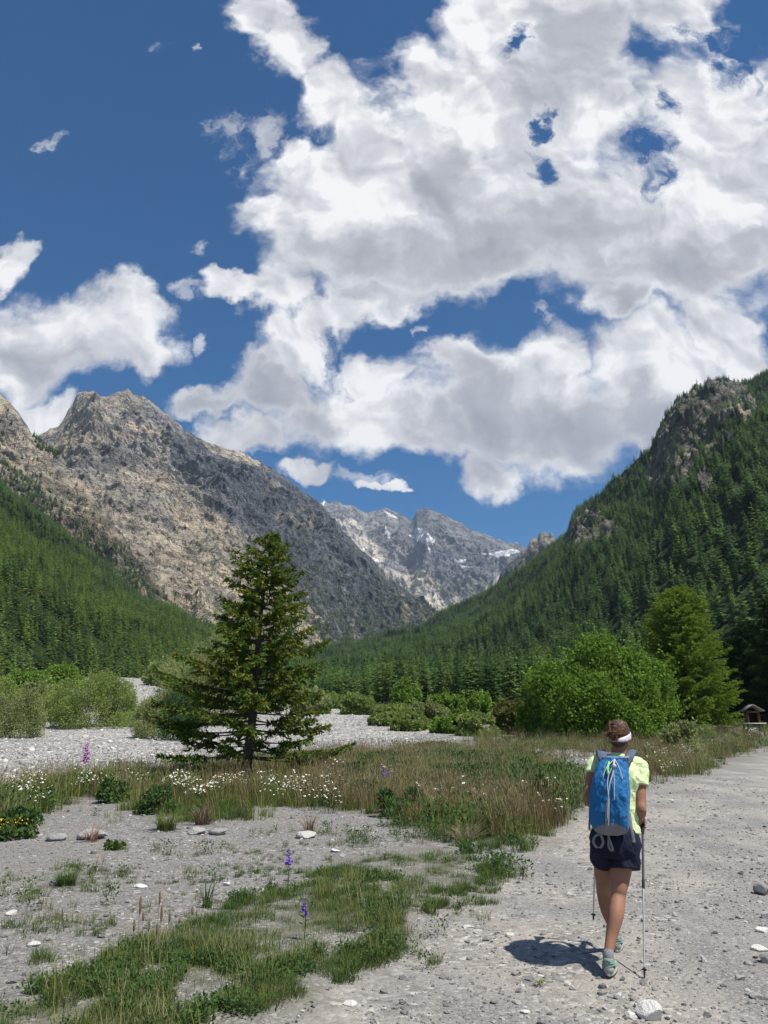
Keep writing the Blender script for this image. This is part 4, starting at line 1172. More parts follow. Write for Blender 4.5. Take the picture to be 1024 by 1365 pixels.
for k, (px, py, wpx, mat, lb, fl) in enumerate(ROCKS):
    c = G(px, py); w_ = wpx / FPX * c.y * 1.03
    me = stone_mesh(500 + k, mat, 3, .62 * fl)
    dx = np.array([v.co[:] for v in me.vertices]); s = w_ / np.ptp(dx[:, 0])
    o = ob('rock', me, None, (c.x, c.y, c.z - dx[:, 2].min() * s * .62 - (.03 if inpoly(PATH, np.array([c.x]), np.array([c.y]))[0] else 0)))
    o.scale = (s,) * 3; o.rotation_euler = (0, 0, sg.uniform(-.5, .5))
    tag(o, lb, 'rock')

# ================================================================ grass and herbs
def blade_mesh(name, n, hmin, hmax, w_, spread, bend, seed, mat, seg=3, head=0.0, headmat=None):
    g = np.random.default_rng(seed)
    V, Fq, Ft, mi = [], [], [], []
    for k in range(n):
        an = g.uniform(0, 6.28); r0 = spread * math.sqrt(g.random())
        p = np.array([math.cos(an) * r0, math.sin(an) * r0, 0]); an2 = an + g.uniform(-1.2, 1.2)
        d = np.array([math.cos(an2), math.sin(an2), 0]); s = np.array([-d[1], d[0], 0])
        h = g.uniform(hmin, hmax); bd = bend * g.uniform(.2, 1.3); ww = w_ * g.uniform(.6, 1.3)
        b0 = len(V)
        for q in range(seg + 1):
            f = q / seg
            c_ = p + d * h * bd * f * f + np.array([0, 0, h * f * (1 - .35 * bd * f)])
            wq = ww * (1 - f) ** .6 if q < seg else 0
            if q < seg: V += [c_ - s * wq, c_ + s * wq]
            else: V.append(c_)
        for q in range(seg - 1): Fq.append([b0 + 2 * q, b0 + 2 * q + 1, b0 + 2 * q + 3, b0 + 2 * q + 2])
        Ft.append([b0 + 2 * (seg - 1), b0 + 2 * (seg - 1) + 1, b0 + 2 * seg])
        if head > 0 and g.random() < .8:      # seed head
            t_ = V[-1]; b1 = len(V)
            V += [t_ - s * head * .13, t_ + d * head * .13 + np.array([0, 0, head * .4]), t_ + s * head * .13, t_ + d * head * .1 + np.array([0, 0, head])]
            Ft += [[b1, b1 + 1, b1 + 3], [b1 + 1, b1 + 2, b1 + 3]]
    fs = ([np.array(Fq)] if Fq else []) + [np.array(Ft)]
    return mesh_np(name, np.array(V), fs, mat)

GR1 = leaf_mat('lush_grass', (.050, .095, .028), (.145, .20, .060), scale=2.0, trans=.35, rnd=.5)
GR2 = leaf_mat('yellow_green_grass', (.11, .15, .04), (.26, .27, .09), scale=2.0, trans=.35, rnd=.5)
DRY = leaf_mat('dry_grass', (.15, .115, .062), (.31, .24, .13), scale=2.0, trans=.3, rnd=.6)
STRAW = leaf_mat('straw_grass', (.26, .23, .14), (.46, .41, .26), scale=2.0, trans=.3, rnd=.5)
HERB = leaf_mat('herb_leaves', (.045, .095, .030), (.11, .175, .058), scale=3.0, trans=.3, rnd=.5)
gp = [blade_mesh('tuft', 26, .05, .16, .0035, .07, .55, 1, GR1), blade_mesh('tuft', 22, .08, .24, .004, .08, .65, 2, GR1),
      blade_mesh('tuft', 16, .10, .26, .004, .06, .6, 3, GR2), blade_mesh('tuft', 16, .22, .55, .0035, .10, .45, 4, DRY, head=.05),
      blade_mesh('tuft', 12, .25, .60, .003, .12, .4, 5, STRAW, head=.05), blade_mesh('tuft', 18, .18, .45, .005, .12, .5, 6, GR2)]
def herb_mesh(seed, n=60, r=.12, h=.16, leaf=.035, mat=None):
    g = np.random.default_rng(seed)
    P = np.stack([g.normal(0, r * .5, n), g.normal(0, r * .5, n), g.uniform(.01, h, n)], 1)
    D = unit(P * [1, 1, .3] + g.normal(size=(n, 3)) * .08 + [0, 0, .06]); L = leaf * g.uniform(.6, 1.5, n)
    V, F = kites(P, D, L * .28, L, unit(g.normal(size=(n, 3)) * .5 + [0, 0, 1]), .15)
    return mesh_np('herb', V, F, mat or HERB)
gp += [herb_mesh(7), herb_mesh(8, 90, .16, .28, .045)]

def tufts(poly, n, mix, y0, y1, amin, amax, smul=1.0, seed=0, clump=.4, cs_=.5, edge=0):
    X, Y = spts(n, amin, amax, y0, y1)
    k = inpoly(poly, X + (fbm(X / .5, Y / .5, 3, 330) - .5) * (.7 + Y * .03), Y + (fbm(X / .5, Y / .5, 3, 331) - .5) * (.7 + Y * .05))
    nz = fbm(X / cs_, Y / cs_, 4, 340 + seed)
    k &= (nz > clump + .14 * (sg.random(n) - .5))
    X, Y, nz = X[k], Y[k], nz[k]
    c_ = np.cumsum(mix) / np.sum(mix)
    # neighbouring tufts tend to be of one kind
    sel = (fbm(X / (cs_ * 2.5), Y / (cs_ * 2.5), 2, 350 + seed) - .5) * 1.6 + .5 + sg.normal(0, .18, len(X))
    idx = np.searchsorted(c_, np.clip(sel, 0, .999))
    s = smul * sg.uniform(.4, 1.55, len(X)) * (1 + Y * .006)
    return X, Y, idx, s
sets = [tufts(GRASS, 16000, [0, 0, 0, 0, 0, 0, 0, 0], 4.0, 15, -.7, .25, .8, 1) if False else tufts(GRASS, 60000, [11, 7, 5, 0, .2, .5, .15, .02], 4.0, 15, -.7, .25, .46, 1, .41, .30),
        tufts(BAND, 34000, [.6, .8, 1.2, 3.4, 1.6, 2.6, .6, 1.2], 12, 62, -.8, .35, 1.0, 2, .34, 1.2),
        tufts(RBAND, 15000, [.2, .8, 1.5, 2.5, 1.2, 2.6, .5, .8], 17, 95, .05, .75, 1.15, 3, .30, 2.0),
        tufts(SCREE, 3500, [.2, .8, 1, 3, 1, 2, .5, .5], 17, 70, .05, .5, .9, 4, .52, 1.4),
        tufts(gpoly([(0, 1365), (0, 1180), (60, 1150), (360, 1110), (600, 1110), (740, 1110), (640, 1220), (500, 1340)]), 12000, [4, 1, 2, .1, .3, 0, .5, .02], 4.2, 15, -.7, .3, .42, 5, .56, .5),
        tufts(gpoly([(120, 1092), (60, 1062), (200, 1060), (215, 1095)]), 500, [1, 1, 1, 1, 1, 1, 1, 0], 11, 22, -.8, -.2, .6, 6, .5, .7),
        tufts(gpoly([(520, 1100), (600, 1098), (720, 1115), (720, 1130), (650, 1140), (600, 1128)]), 2600, [3, 4, 1, 0, 0, 1, 2, .5], 9, 16, -.1, .3, .75, 7, .25, .5)]
_b = sets[1]; _g = (_b[0] / _b[1] < -.10) & (sg.random(len(_b[0])) < .55) & ((_b[2] == 3) | (_b[2] == 4)); _b[2][_g] = sg.choice([1, 5, 2, 5], _g.sum())
X = np.concatenate([s[0] for s in sets]); Y = np.concatenate([s[1] for s in sets]); I = np.concatenate([s[2] for s in sets]); Sx = np.concatenate([s[3] for s in sets])
off = inpoly(PATH, X, Y)
Z = ground(X, Y) - .01 - .03 * off
scatter_stuff('grass', np.stack([X, Y, Z], 1), sg.uniform(0, 6.28, len(X)), Sx, I, gp, 'green, brown and straw grasses and low herbs in ragged patches', 'grass')
print('tufts', len(X))

# ---------------- daisies and other flowers: every clump is a thing
PETAL = simple_mat('white_petals', (.80, .80, .76), .7, .05, 30)
YEL = simple_mat('yellow_florets', (.62, .42, .03), .7, .15, 30)
PURP = simple_mat('purple_petals', (.20, .09, .48), .7, .25, 40)
PINKP = simple_mat('pink_petals', (.50, .17, .45), .7, .25, 40)
REDSTEM = simple_mat('reddish_stems', (.24, .13, .10), .8, .25, 30)
BRSTEM = simple_mat('brown_seed_spikes', (.17, .11, .075), .85, .3, 40)

def daisy_parts(seed, n=16, r=.24, h=.42, fr=.022):
    g = np.random.default_rng(seed)
    st, pe, ce = MB(), MB(), MB()
    for k in range(n):
        an = g.uniform(0, 6.28); q = r * math.sqrt(g.random()); hh = h * g.uniform(.6, 1.1)
        b = np.array([math.cos(an) * q * .4, math.sin(an) * q * .4, -.02]); t = np.array([math.cos(an) * q, math.sin(an) * q, hh])
        st.tube([b, (b + t) / 2 + g.normal(0, .012, 3), t], [.0028, .0022, .0016], 4, False)
        nrm = unit(np.array([g.normal(0, .45) + .2, g.normal(0, .45) - .25, 1.0])); u = unit(np.cross(nrm, [0, 1, .1])); v = np.cross(nrm, u)
        f_ = fr * g.uniform(.75, 1.2); m_ = 9
        ring = [t + f_ * (1 if i % 2 else .72) * (u * math.cos(i * math.pi / m_) + v * math.sin(i * math.pi / m_)) - nrm * f_ * .12 for i in range(2 * m_)]
        pe.add(np.array([t] + ring), [[0, 1 + i, 1 + (i + 1) % (2 * m_)] for i in range(2 * m_)])
        ce.ball(t + nrm * f_ * .05, (f_ * .3, f_ * .3, f_ * .2), 6, 4)
    n2 = 70
    P = np.stack([g.normal(0, r * .4, n2), g.normal(0, r * .4, n2), g.uniform(0, h * .7, n2)], 1)
    L = .05 * g.uniform(.6, 1.5, n2)
    V, F = kites(P, unit(P * [1, 1, .2] + g.normal(size=(n2, 3)) * .1 + [0, 0, .1]), L * .2, L, g.normal(size=(n2, 3)), .1)
    st.add(V, F)
    return st.mesh('stems', HERB), pe.mesh('petals', PETAL), ce.mesh('centres', YEL)
DP = [daisy_parts(k, n) for k, n in enumerate((14, 22, 18, 28))]
dz = np.random.default_rng(3)
DZONES = [([(0, 1040), (60, 1040), (60, 1075), (0, 1085)], 26, 'tall white daisy clump at the left edge among the yellow flowers', 'daisy clumps at the left edge'),
    ([(200, 1042), (300, 1036), (330, 1050), (300, 1066), (215, 1062)], 30, 'white daisy clump left of the foot of the dark conifer', 'daisy clumps left of the conifer foot'),
    ([(350, 1045), (430, 1048), (450, 1060), (440, 1078), (360, 1072)], 26, 'white daisy clump right of the foot of the dark conifer', 'daisy clumps right of the conifer foot'),
    ([(440, 1030), (520, 1028), (530, 1056), (450, 1060)], 9, 'white daisy clump among the brown grass at the middle of the flower strip', 'daisy clumps in the brown grass'),
    ([(560, 1058), (640, 1048), (650, 1080), (600, 1085), (565, 1080)], 12, 'loose white daisies right of the low green shrub', 'daisies right of the low green shrub'),
    ([(700, 1062), (745, 1056), (765, 1080), (735, 1098), (705, 1090)], 14, 'white daisy clump beside the track left of the hiker', 'daisy clumps left of the hiker'),
    ([(866, 996), (920, 990), (935, 1002), (920, 1012), (870, 1014)], 18, 'white flower clump on the verge right of the hiker', 'white flowers on the verge right of the hiker'),
    ([(870, 1016), (905, 1020), (900, 1030), (870, 1034)], 5, 'low white flowers between the verge grass and the track', 'low white flowers at the verge'),
    ([(960, 976), (1010, 974), (1010, 984), (960, 988)], 6, 'white flowers in the scrub in front of the little hut', 'white flowers near the hut'),
    ([(90, 1040), (190, 1040), (190, 1056), (100, 1056)], 14, 'sparse white daisies in the left half of the flower strip', 'sparse daisies in the left strip')]
for poly, n, lb, gr in DZONES:
    k = 0
    xs = [p[0] for p in poly]; ys = [p[1] for p in poly]
    while k < n:
        px, py = dz.uniform(min(xs), max(xs)), dz.uniform(min(ys), max(ys))
        if not inpoly(poly, np.array([px]), np.array([py]))[0]: continue
        k += 1
        c = G(px, py + 8)
        r = empty('daisy_clump', (c.x, c.y, c.z), dz.uniform(0, 6.28)); s = dz.uniform(.8, 1.25) * (1 + max(0, c.y - 20) * .012); r.scale = (s, s, s * dz.uniform(.8, 1.1))
        me = DP[int(dz.integers(0, 4))]
        for m_ in me: ob(m_.name.split('.')[0], m_, r)
        tag(r, lb, 'flowers', gr)

def spike_flower(px, py, ptop, label, mat, name='purple_flower', cat='flower', width=.018, n=26, stalk=None):
    c = G(px, py); H_ = CAMZ + ae(px, ptop)[1] * c.y - c.z
    g = np.random.default_rng(int(px)); r = empty(name, (c.x, c.y, c.z))
    st = MB(); st.tube([(0, 0, -.02), (.01, 0, H_ * .5), (0, .01, H_)], [.005, .004, .002], 5)
    P = np.array([(0, 0, H_ * g.uniform(.05, .6)) for _ in range(16)]); 
    V, F = kites(P, unit(g.normal(size=(16, 3)) * [1, 1, .4] + [0, 0, .5]), np.full(16, .006), np.full(16, .055), g.normal(size=(16, 3)), .1); st.add(V, F)
    ob('stem', st.mesh('stem', stalk or HERB), r)
    P = np.array([(0, 0, H_ * (.62 + .38 * k / n)) for k in range(n)]); wd_ = width * (1.3 - .8 * np.arange(n) / n)
    V, F = kites(P, unit(g.normal(size=(n, 3)) * [1, 1, .25] + [0, 0, .15]), wd_ * .45, wd_ * 1.6, g.normal(size=(n, 3)), .3)
    ob('blossoms', mesh_np('blossoms', V, F, mat), r)
    return tag(r, label, cat)
spike_flower(383, 1195, 1130, 'tall purple flower spike on its thin stalk at the top edge of the front grass', PURP, n=40, width=.026)
spike_flower(405, 1262, 1198, 'second purple flower lower in the front grass', PURP, n=26, width=.022)
spike_flower(511, 1060, 1022, 'purple flower spike in the brown grass of the middle strip', PURP, n=40, width=.045)
spike_flower(518, 1058, 1026, 'shorter purple spike touching the one in the brown grass', PURP, n=40, width=.04)
spike_flower(110, 1062, 990, 'pink willowherb spike at the edge of the pale river bed', PINKP, name='pink_flower', n=60, width=.06)

def seed_spikes(pts, label, mat):
    for k, (px, py, pt) in enumerate(pts):
        c = G(px, py); H_ = CAMZ + ae(px, pt)[1] * c.y - c.z
        r = empty('seed_spike', (c.x, c.y, c.z))
        a = MB(); a.tube([(0, 0, -.02), (0, 0, H_ * .8)], [.003, .002], 5); ob('stalk', a.mesh('stalk', STRAW), r)
        b_ = MB(); b_.tube([(0, 0, H_ * .62), (.002, 0, H_ * .7), (0, 0, H_ * .9), (0, 0, H_)], [.004, .0095, .009, .003], 7); ob('head', b_.mesh('head', mat, True), r)
        tag(r, label, 'seed spike', 'brown seed spikes left of the front grass')
seed_spikes([(183, 1262, 1194), (210, 1240, 1187), (212, 1268, 1206), (176, 1270, 1225), (224, 1255, 1215), (196, 1268, 1226), (238, 1248, 1222), (255, 1240, 1208), (207, 1275, 1230), (189, 1250, 1215)], 'brown upright seed spike on the gravel left of the front grass', BRSTEM)

def tuft_thing(px, py, ptop, wpx, label, mats, n=60, name='dry_tuft', cat='plant', bend=.35, w_=.0035, leafy=False, seed=0):
    c = G(px, py); H_ = CAMZ + ae(px, ptop)[1] * c.y - c.z; rr = wpx / FPX * c.y / 2
    if leafy:
        g = np.random.default_rng(seed); V, F = bush_mesh(rr, rr * .8, H_, n, max(.03, .0035 * c.y), seed, None, 14, .1)
        me = mesh_np(name, V, F, mats)
    else:
        me = blade_mesh(name, n, H_ * .55, H_ * 1.05, w_, rr * .35, rr / H_ * 1.1, seed, mats)
    return tag(ob(name, me, None, (c.x, c.y, c.z - .01)), label, cat)
tuft_thing(122, 1122, 1086, 46, 'reddish dry tuft growing above the grey boulder', REDSTEM, 70, w_=.004, seed=1)
tuft_thing(412, 1109, 1075, 36, 'dark twiggy dry tuft right of the angular rocks', BRSTEM, 80, w_=.004, seed=2)
tuft_thing(222, 1107, 1072, 62, 'yellow-green grass tuft at the lower rim of the flower strip', GR2, 220, 'grass_tuft', w_=.006, seed=3)
tuft_thing(535, 1090, 1045, 66, 'low dark green leafy shrub in the middle of the flower strip', HERB, 2600, 'shrub', 'plant', leafy=True, seed=4)
tuft_thing(152, 1133, 1117, 26, 'small bright green cushion plant right of the grey boulder', GR1, 500, 'cushion_plant', 'plant', leafy=True, seed=5)
tuft_thing(88, 1180, 1150, 56, 'isolated low green weed on the bare gravel at the left', GR1, 300, 'weed', 'plant', w_=.004, seed=6)
tuft_thing(725, 1095, 1035, 70, 'leafy green plant with white flowers left of the hiker', HERB, 2600, 'leafy_plant', 'plant', leafy=True, seed=7)
tuft_thing(915, 1010, 960, 60, 'yellowish leafy plant on the verge below the very large bush', OLIVE, 2600, 'leafy_plant', 'plant', leafy=True, seed=8)
tuft_thing(276, 1212, 1158, 30, 'dark thistle stalk behind the front grass', HERB, 26, 'thistle', 'plant', w_=.006, seed=9)
tuft_thing(720, 1312, 1302, 20, 'tiny yellow-green tuft on the track below the hiker shadow', GR2, 60, 'grass_tuft', 'plant', w_=.003, seed=10)
tuft_thing(508, 1190, 1172, 90, 'yellowish grass clump in the upper part of the front grass', GR2, 320, 'grass_tuft', 'plant', w_=.004, seed=11)
tuft_thing(620, 1122, 1085, 70, 'tall straw-coloured grass clump where the strip meets the track', STRAW, 260, 'grass_tuft', 'plant', w_=.004, seed=12)
tuft_thing(205, 1085, 1048, 60, 'dark green bushy herb among the daisies left of the conifer foot', HERB, 1500, 'leafy_plant', 'plant', leafy=True, seed=21)
tuft_thing(150, 1070, 1035, 44, 'leafy green herb below the pink willowherb', HERB, 1100, 'leafy_plant', 'plant', leafy=True, seed=22)
tuft_thing(660, 1085, 1050, 60, 'reddish brown dry grass clump in the right half of the flower strip', DRY, 300, 'grass_tuft', 'plant', w_=.005, seed=23)
tuft_thing(585, 1050, 1008, 90, 'tall reddish brown grass clump at the far side of the flower strip', DRY, 420, 'grass_tuft', 'plant', w_=.006, seed=24)
tuft_thing(270, 1100, 1062, 50, 'brownish dry herb at the lower rim of the strip left of the trunk', BRSTEM, 160, 'dry_tuft', 'plant', w_=.005, seed=25)
tuft_thing(470, 1050, 1015, 60, 'green bushy herb right of the conifer at the far side of the strip', HERB, 1300, 'leafy_plant', 'plant', leafy=True, seed=26)
c = G(15, 1118); r = empty('yellow_flower_plant', c)
V, F = bush_mesh(.42, .34, .46, 2600, .055, 71, None, 14); ob('foliage', mesh_np('foliage', V, F, HERB), r)
g = np.random.default_rng(4); P = np.stack([g.normal(-.02, .17, 130), g.normal(-.2, .10, 130), g.uniform(.14, .30, 130)], 1)
V, F = kites(P, unit(g.normal(size=(130, 3))), np.full(130, .010), np.full(130, .026), g.normal(size=(130, 3)), .2); ob('blossoms', mesh_np('blossoms', V, F, YEL), r)
tag(r, 'bushy plant with yellow flowers at the left edge', 'flowers')

# ================================================================ little wooden hut far right
WOOD = simple_mat('hut_boards', (.14, .075, .05), .8, .3, 4, .01)
ROOF = simple_mat('hut_roof', (.26, .24, .22), .85, .2, 4, .01)
HUT_SHADE = simple_mat('painted_interior_shade', (.02, .015, .012), .9, .2, 4)
c = G(1006, 981); c = Vector((c.x, c.y, gz(c.x, c.y)))
hut = empty('hut', c, -.15); tag(hut, 'tiny reddish wooden hut with a pale gable roof at the right edge', 'hut')
u = c.y / FPX
def hb(name, boxes, mat):
    mb = MB()
    for c_, d_, *rt in boxes: mb.box(c_, d_, rt[0] if rt else None)
    return ob(name, mb.mesh(name, mat), hut)
hb('wall', [((-.45, 0, 1.55), (.10, .9, 1.0)), ((.45, 0, 1.55), (.10, .9, 1.0)), ((0, .4, 1.55), (.8, .08, 1.0)), ((0, -.42, 1.97), (.8, .06, .16))], WOOD)
hb('interior_shade', [((0, .30, 1.5), (.79, .04, .9))], HUT_SHADE)  # near-black panel before the back wall, painted to stand for the shade inside
mb = MB(); L_ = .95
for s_ in (-1, 1):
    mb.add([(0, -.7, 2.52), (s_ * .85, -.7, 2.0), (s_ * .85, .7, 2.0), (0, .7, 2.52), (0, -.7, 2.58), (s_ * .88, -.7, 2.05), (s_ * .88, .7, 2.05), (0, .7, 2.58)], [[0, 3, 2, 1], [4, 5, 6, 7], [0, 1, 5, 4], [1, 2, 6, 5], [2, 3, 7, 6]])
ob('roof', mb.mesh('roof', ROOF), hut)
hb('counter', [((0, -.25, 1.02), (1.75, .8, .06))], simple_mat('white_board', (.72, .72, .68), .6, .05, 5))
for x_ in (-.8, .8): hb('leg', [((x_, -.1, .49), (.09, .09, .99))], WOOD)
hb('post', [((-.45, 0, .5), (.10, .10, 1.1)), ((.45, 0, .5), (.10, .10, 1.1))], WOOD)
# ================================================================ the hiker
def skin_mat():
    m, nt, out = newmat('skin')
    tc = node(nt, 'ShaderNodeTexCoord').outputs['Object']
    c_ = mixc(nt, noise(nt, tc, 9, 4), (.22, .108, .070), (.31, .165, .110))
    b = node(nt, 'ShaderNodeBsdfPrincipled', {'Base Color': c_, 'Roughness': .62, 'Specular IOR Level': .25, 'Subsurface Weight': .12, 'Subsurface Scale': .01})
    b.inputs['Subsurface Radius'].default_value = (1, .35, .2)
    nt.links.new(b.outputs[0], out.inputs[0]); return m
def cloth_mat(name, col, var=.08, bump=.0025, rough=.85, sheen=.1):
    m, nt, out = newmat(name)
    tc = node(nt, 'ShaderNodeTexCoord').outputs['Object']
    n = noise(nt, tc, 14, 5, .6)
    c_ = mixc(nt, n, tuple(x * (1 - var) for x in col), tuple(min(1, x * (1 + var)) for x in col))
    h = math_(nt, 'ADD', math_(nt, 'MULTIPLY', noise(nt, tc, 11, 3, .5, dist=1.2), 1.0), math_(nt, 'MULTIPLY', noise(nt, tc, 300, 2), .04))
    bp = node(nt, 'ShaderNodeBump', {'Height': h, 'Distance': bump * 8, 'Strength': .7})
    b = node(nt, 'ShaderNodeBsdfPrincipled', {'Base Color': c_, 'Roughness': rough, 'Specular IOR Level': .25, 'Sheen Weight': sheen, 'Normal': bp.outputs[0]})
    nt.links.new(b.outputs[0], out.inputs[0]); return m
SKIN = skin_mat()
SHIRT = cloth_mat('lime_shirt', (.55, .66, .37), .1, .004)
SHORTS = cloth_mat('navy_shorts', (.007, .010, .028), sheen=0)
BLUE = cloth_mat('blue_nylon', (.006, .115, .30), .12, .004, .6)
GREYN = cloth_mat('grey_nylon', (.17, .17, .185))
STRAPM = cloth_mat('strap_webbing', (.075, .10, .16))
CORD = simple_mat('pale_cord', (.42, .44, .45), .7, .1, 60)
LIME = simple_mat('lime_pull', (.30, .75, .12), .6, .1, 60)
HAIRM = simple_mat('brown_hair', (.062, .030, .018), .55, .45, 60, .002, .5)
BAND_M = None
m, nt, out = newmat('headband_fabric')
tc = node(nt, 'ShaderNodeTexCoord').outputs['Object']
v_ = node(nt, 'ShaderNodeTexVoronoi', {'Vector': tc, 'Scale': 55.0})
c_ = mixc(nt, maprange(nt, v_.outputs['Distance'], .25, .5), (.42, .33, .47), (.66, .63, .68))
b_ = node(nt, 'ShaderNodeBsdfPrincipled', {'Base Color': c_, 'Roughness': .85}); nt.links.new(b_.outputs[0], out.inputs[0])
BAND_M = m
SHOE = cloth_mat('grey_green_shoe', (.24, .27, .245), .15)
MINT = simple_mat('mint_laces', (.15, .25, .21), .7, .1, 50)
SOLE = simple_mat('pale_sole', (.45, .45, .40), .8, .1, 30); SOLED = simple_mat('dark_sole', (.03, .03, .032), .85, .2, 30)
SOCK = simple_mat('grey_sock', (.20, .21, .23), .9, .15, 60)
ALU = simple_mat('pole_aluminium', (.48, .48, .52), .35, .05, 30, 0, .5, .75)
POLED = simple_mat('pole_dark_section', (.055, .040, .065), .45, .1, 30)
BLACK = simple_mat('black_rubber', (.015, .015, .016), .7, .1, 30)

def Pt(px, py, Y): return at(px, py, Y)
gP = lambda v: v
footR_heel = at(810, 1296, 5.80)
hd = math.atan2(1.70, 6.1)                      # heading: away from us, along the track
RT = Vector((math.cos(hd), -math.sin(hd), 0)); FW = Vector((math.sin(hd), math.cos(hd), 0)); UP = Vector((0, 0, 1))
pel = Pt(820, 1112, 6.10)
hiker = empty('person', (pel.x, pel.y, gz(pel.x, pel.y) - .03))
tag(hiker, 'woman walking away in lime t-shirt and navy shorts, holding two trekking poles', 'person')
GZP = gz(pel.x, pel.y) - .03

def chain(mb, pts, rad, seg=18, n=6, ref=None, caps=True):
    """smooth tapered limb through points; rad = r or (side, depth)"""
    pts = [Vector(p) for p in pts]; rr = [(r, r) if not hasattr(r, '__len__') else r for r in rad]
    P, Q = [], []
    for i in range(len(pts) - 1):
        a = pts[max(i - 1, 0)]; b = pts[i]; c_ = pts[i + 1]; d = pts[min(i + 2, len(pts) - 1)]
        ra = rr[max(i - 1, 0)]; rb = rr[i]; rc_ = rr[i + 1]; rd = rr[min(i + 2, len(rr) - 1)]
        for k in range(n):
            t = k / n
            cr = lambda w_, x, y, z: .5 * ((2 * x) + (-w_ + y) * t + (2 * w_ - 5 * x + 4 * y - z) * t * t + (-w_ + 3 * x - 3 * y + z) * t ** 3)
            P.append(Vector([cr(a[j], b[j], c_[j], d[j]) for j in range(3)])); Q.append(tuple(max(.002, cr(ra[j], rb[j], rc_[j], rd[j])) for j in range(2)))
    P.append(pts[-1]); Q.append(rr[-1])
    if caps:   # round the ends
        for e in (0, -1):
            dirv = (P[0] - P[1]).normalized() if e == 0 else (P[-1] - P[-2]).normalized()
            base, q = P[e], Q[e]; r = min(q) * .8
            ext = [(base + dirv * r * s_, (q[0] * c__, q[1] * c__)) for s_, c__ in ((.45, .88), (.8, .58), (1.0, .15))]
            if e == 0: P = [x[0] for x in ext[::-1]] + P; Q = [x[1] for x in ext[::-1]] + Q
            else: P += [x[0] for x in ext]; Q += [x[1] for x in ext]
    mb.tube(P, Q, seg, True, ref or tuple(RT))

# joints ---------------------------------------------------------------
hipR = Pt(832, 1122, 6.10); hipL = Pt(806, 1120, 6.12)
kneeR = Pt(824, 1196, 6.03); ankR = Pt(811, 1272, 5.88)
kneeL = Pt(805, 1190, 6.33); ankL = Pt(822, 1252, 6.46)
neck = Pt(825, 1006, 6.12); head = Pt(826, 981, 6.13)
shR = Pt(851, 1021, 6.12); shL = Pt(793, 1019, 6.12)
elR = Pt(855, 1080, 6.02); elL = Pt(784, 1066, 6.02)
haR = Pt(853, 1094, 6.30); haL = Pt(797, 1078, 6.40)
body = MB()
# trunk and neck
chain(body, [Pt(820, 1122, 6.10), Pt(821, 1090, 6.11), Pt(822, 1060, 6.12), Pt(823, 1030, 6.12), Pt(824, 1014, 6.12)], [(.135, .09), (.12, .09), (.135, .105), (.155, .105), (.10, .07)])
chain(body, [Pt(824, 1014, 6.12), neck, Pt(825.5, 993, 6.13)], [.066, .056, .056])
# legs
def leg(h, k, a, side):
    m1 = h.lerp(k, .5) + FW * .012; m2 = k.lerp(a, .32) - FW * .022 + RT * side * .004; m3 = k.lerp(a, .68) - FW * .004
    chain(body, [h + UP * .02, m1, h.lerp(k, .82), k, m2, m3, a], [.088, (.076, .082), (.060, .064), (.053, .056), (.054, .060), (.040, .042), (.031, .036)], 20)
leg(hipR, kneeR, ankR, 1); leg(hipL, kneeL, ankL, -1)
# feet inside the shoes
chain(body, [ankR - UP * .02, ankR + FW * .06 - UP * .05, ankR + FW * .13 - UP * .06], [.034, .034, .026])
chain(body, [ankL - UP * .02, ankL + FW * .06 - UP * .05, ankL + FW * .13 - UP * .06], [.034, .034, .026])
# arms
def arm(s, e, h):
    w_ = e.lerp(h, .93)
    chain(body, [s, s.lerp(e, .35), s.lerp(e, .8), e, e.lerp(h, .3), e.lerp(h, .7), w_], [.050, .047, .040, .037, (.038, .037), .029, .024], 16)
arm(shR, elR, haR); arm(shL, elL, haL)
# hands closed round the grips
def hand(h, e, pole_dir, side):
    f = (h - e).normalized(); pd = pole_dir.normalized()
    out_ = f.cross(pd).normalized() * side           # away from the body
    palm = h + f * .045
    chain(body, [h, palm - out_ * -.006, palm + f * .025 + out_ * .008], [(.026, .018), (.036, .017), (.034, .015)], 12, 3, tuple(pd))
    gc = palm + f * .020 - out_ * .022               # axis of the grip
    for k in range(4):
        o_ = pd * (.030 - .020 * k); L_ = (1.0, 1.08, 1.0, .84)[k]
        kn = palm + f * .040 * L_ + o_ + out_ * .006
        j1 = gc + f * .026 * L_ + o_; j2 = gc - out_ * .020 + f * .006 + o_; j3 = gc - out_ * .014 - f * .014 * L_ + o_
        chain(body, [kn - f * .02, kn, j1, j2, j3], [.0095, .0092, .0085, .0080, .0070], 10, 3, tuple(pd))
    chain(body, [palm - f * .018 + pd * .030, palm + pd * .044 - out_ * .014, gc + pd * .040 - out_ * .014 + f * .01, gc + pd * .030 - out_ * .022 + f * .026], [.012, .0115, .0100, .0082], 10, 3, tuple(f))
    return gc
tipR = Vector(at(859, 1301, 5.83)); tipR.z = GZP - .005
tipL = Vector(at(791, 1227, 6.62))
gR = hand(haR, elR, (haR - tipR), -1); gL = hand(haL, elL, (haL - tipL), 1)
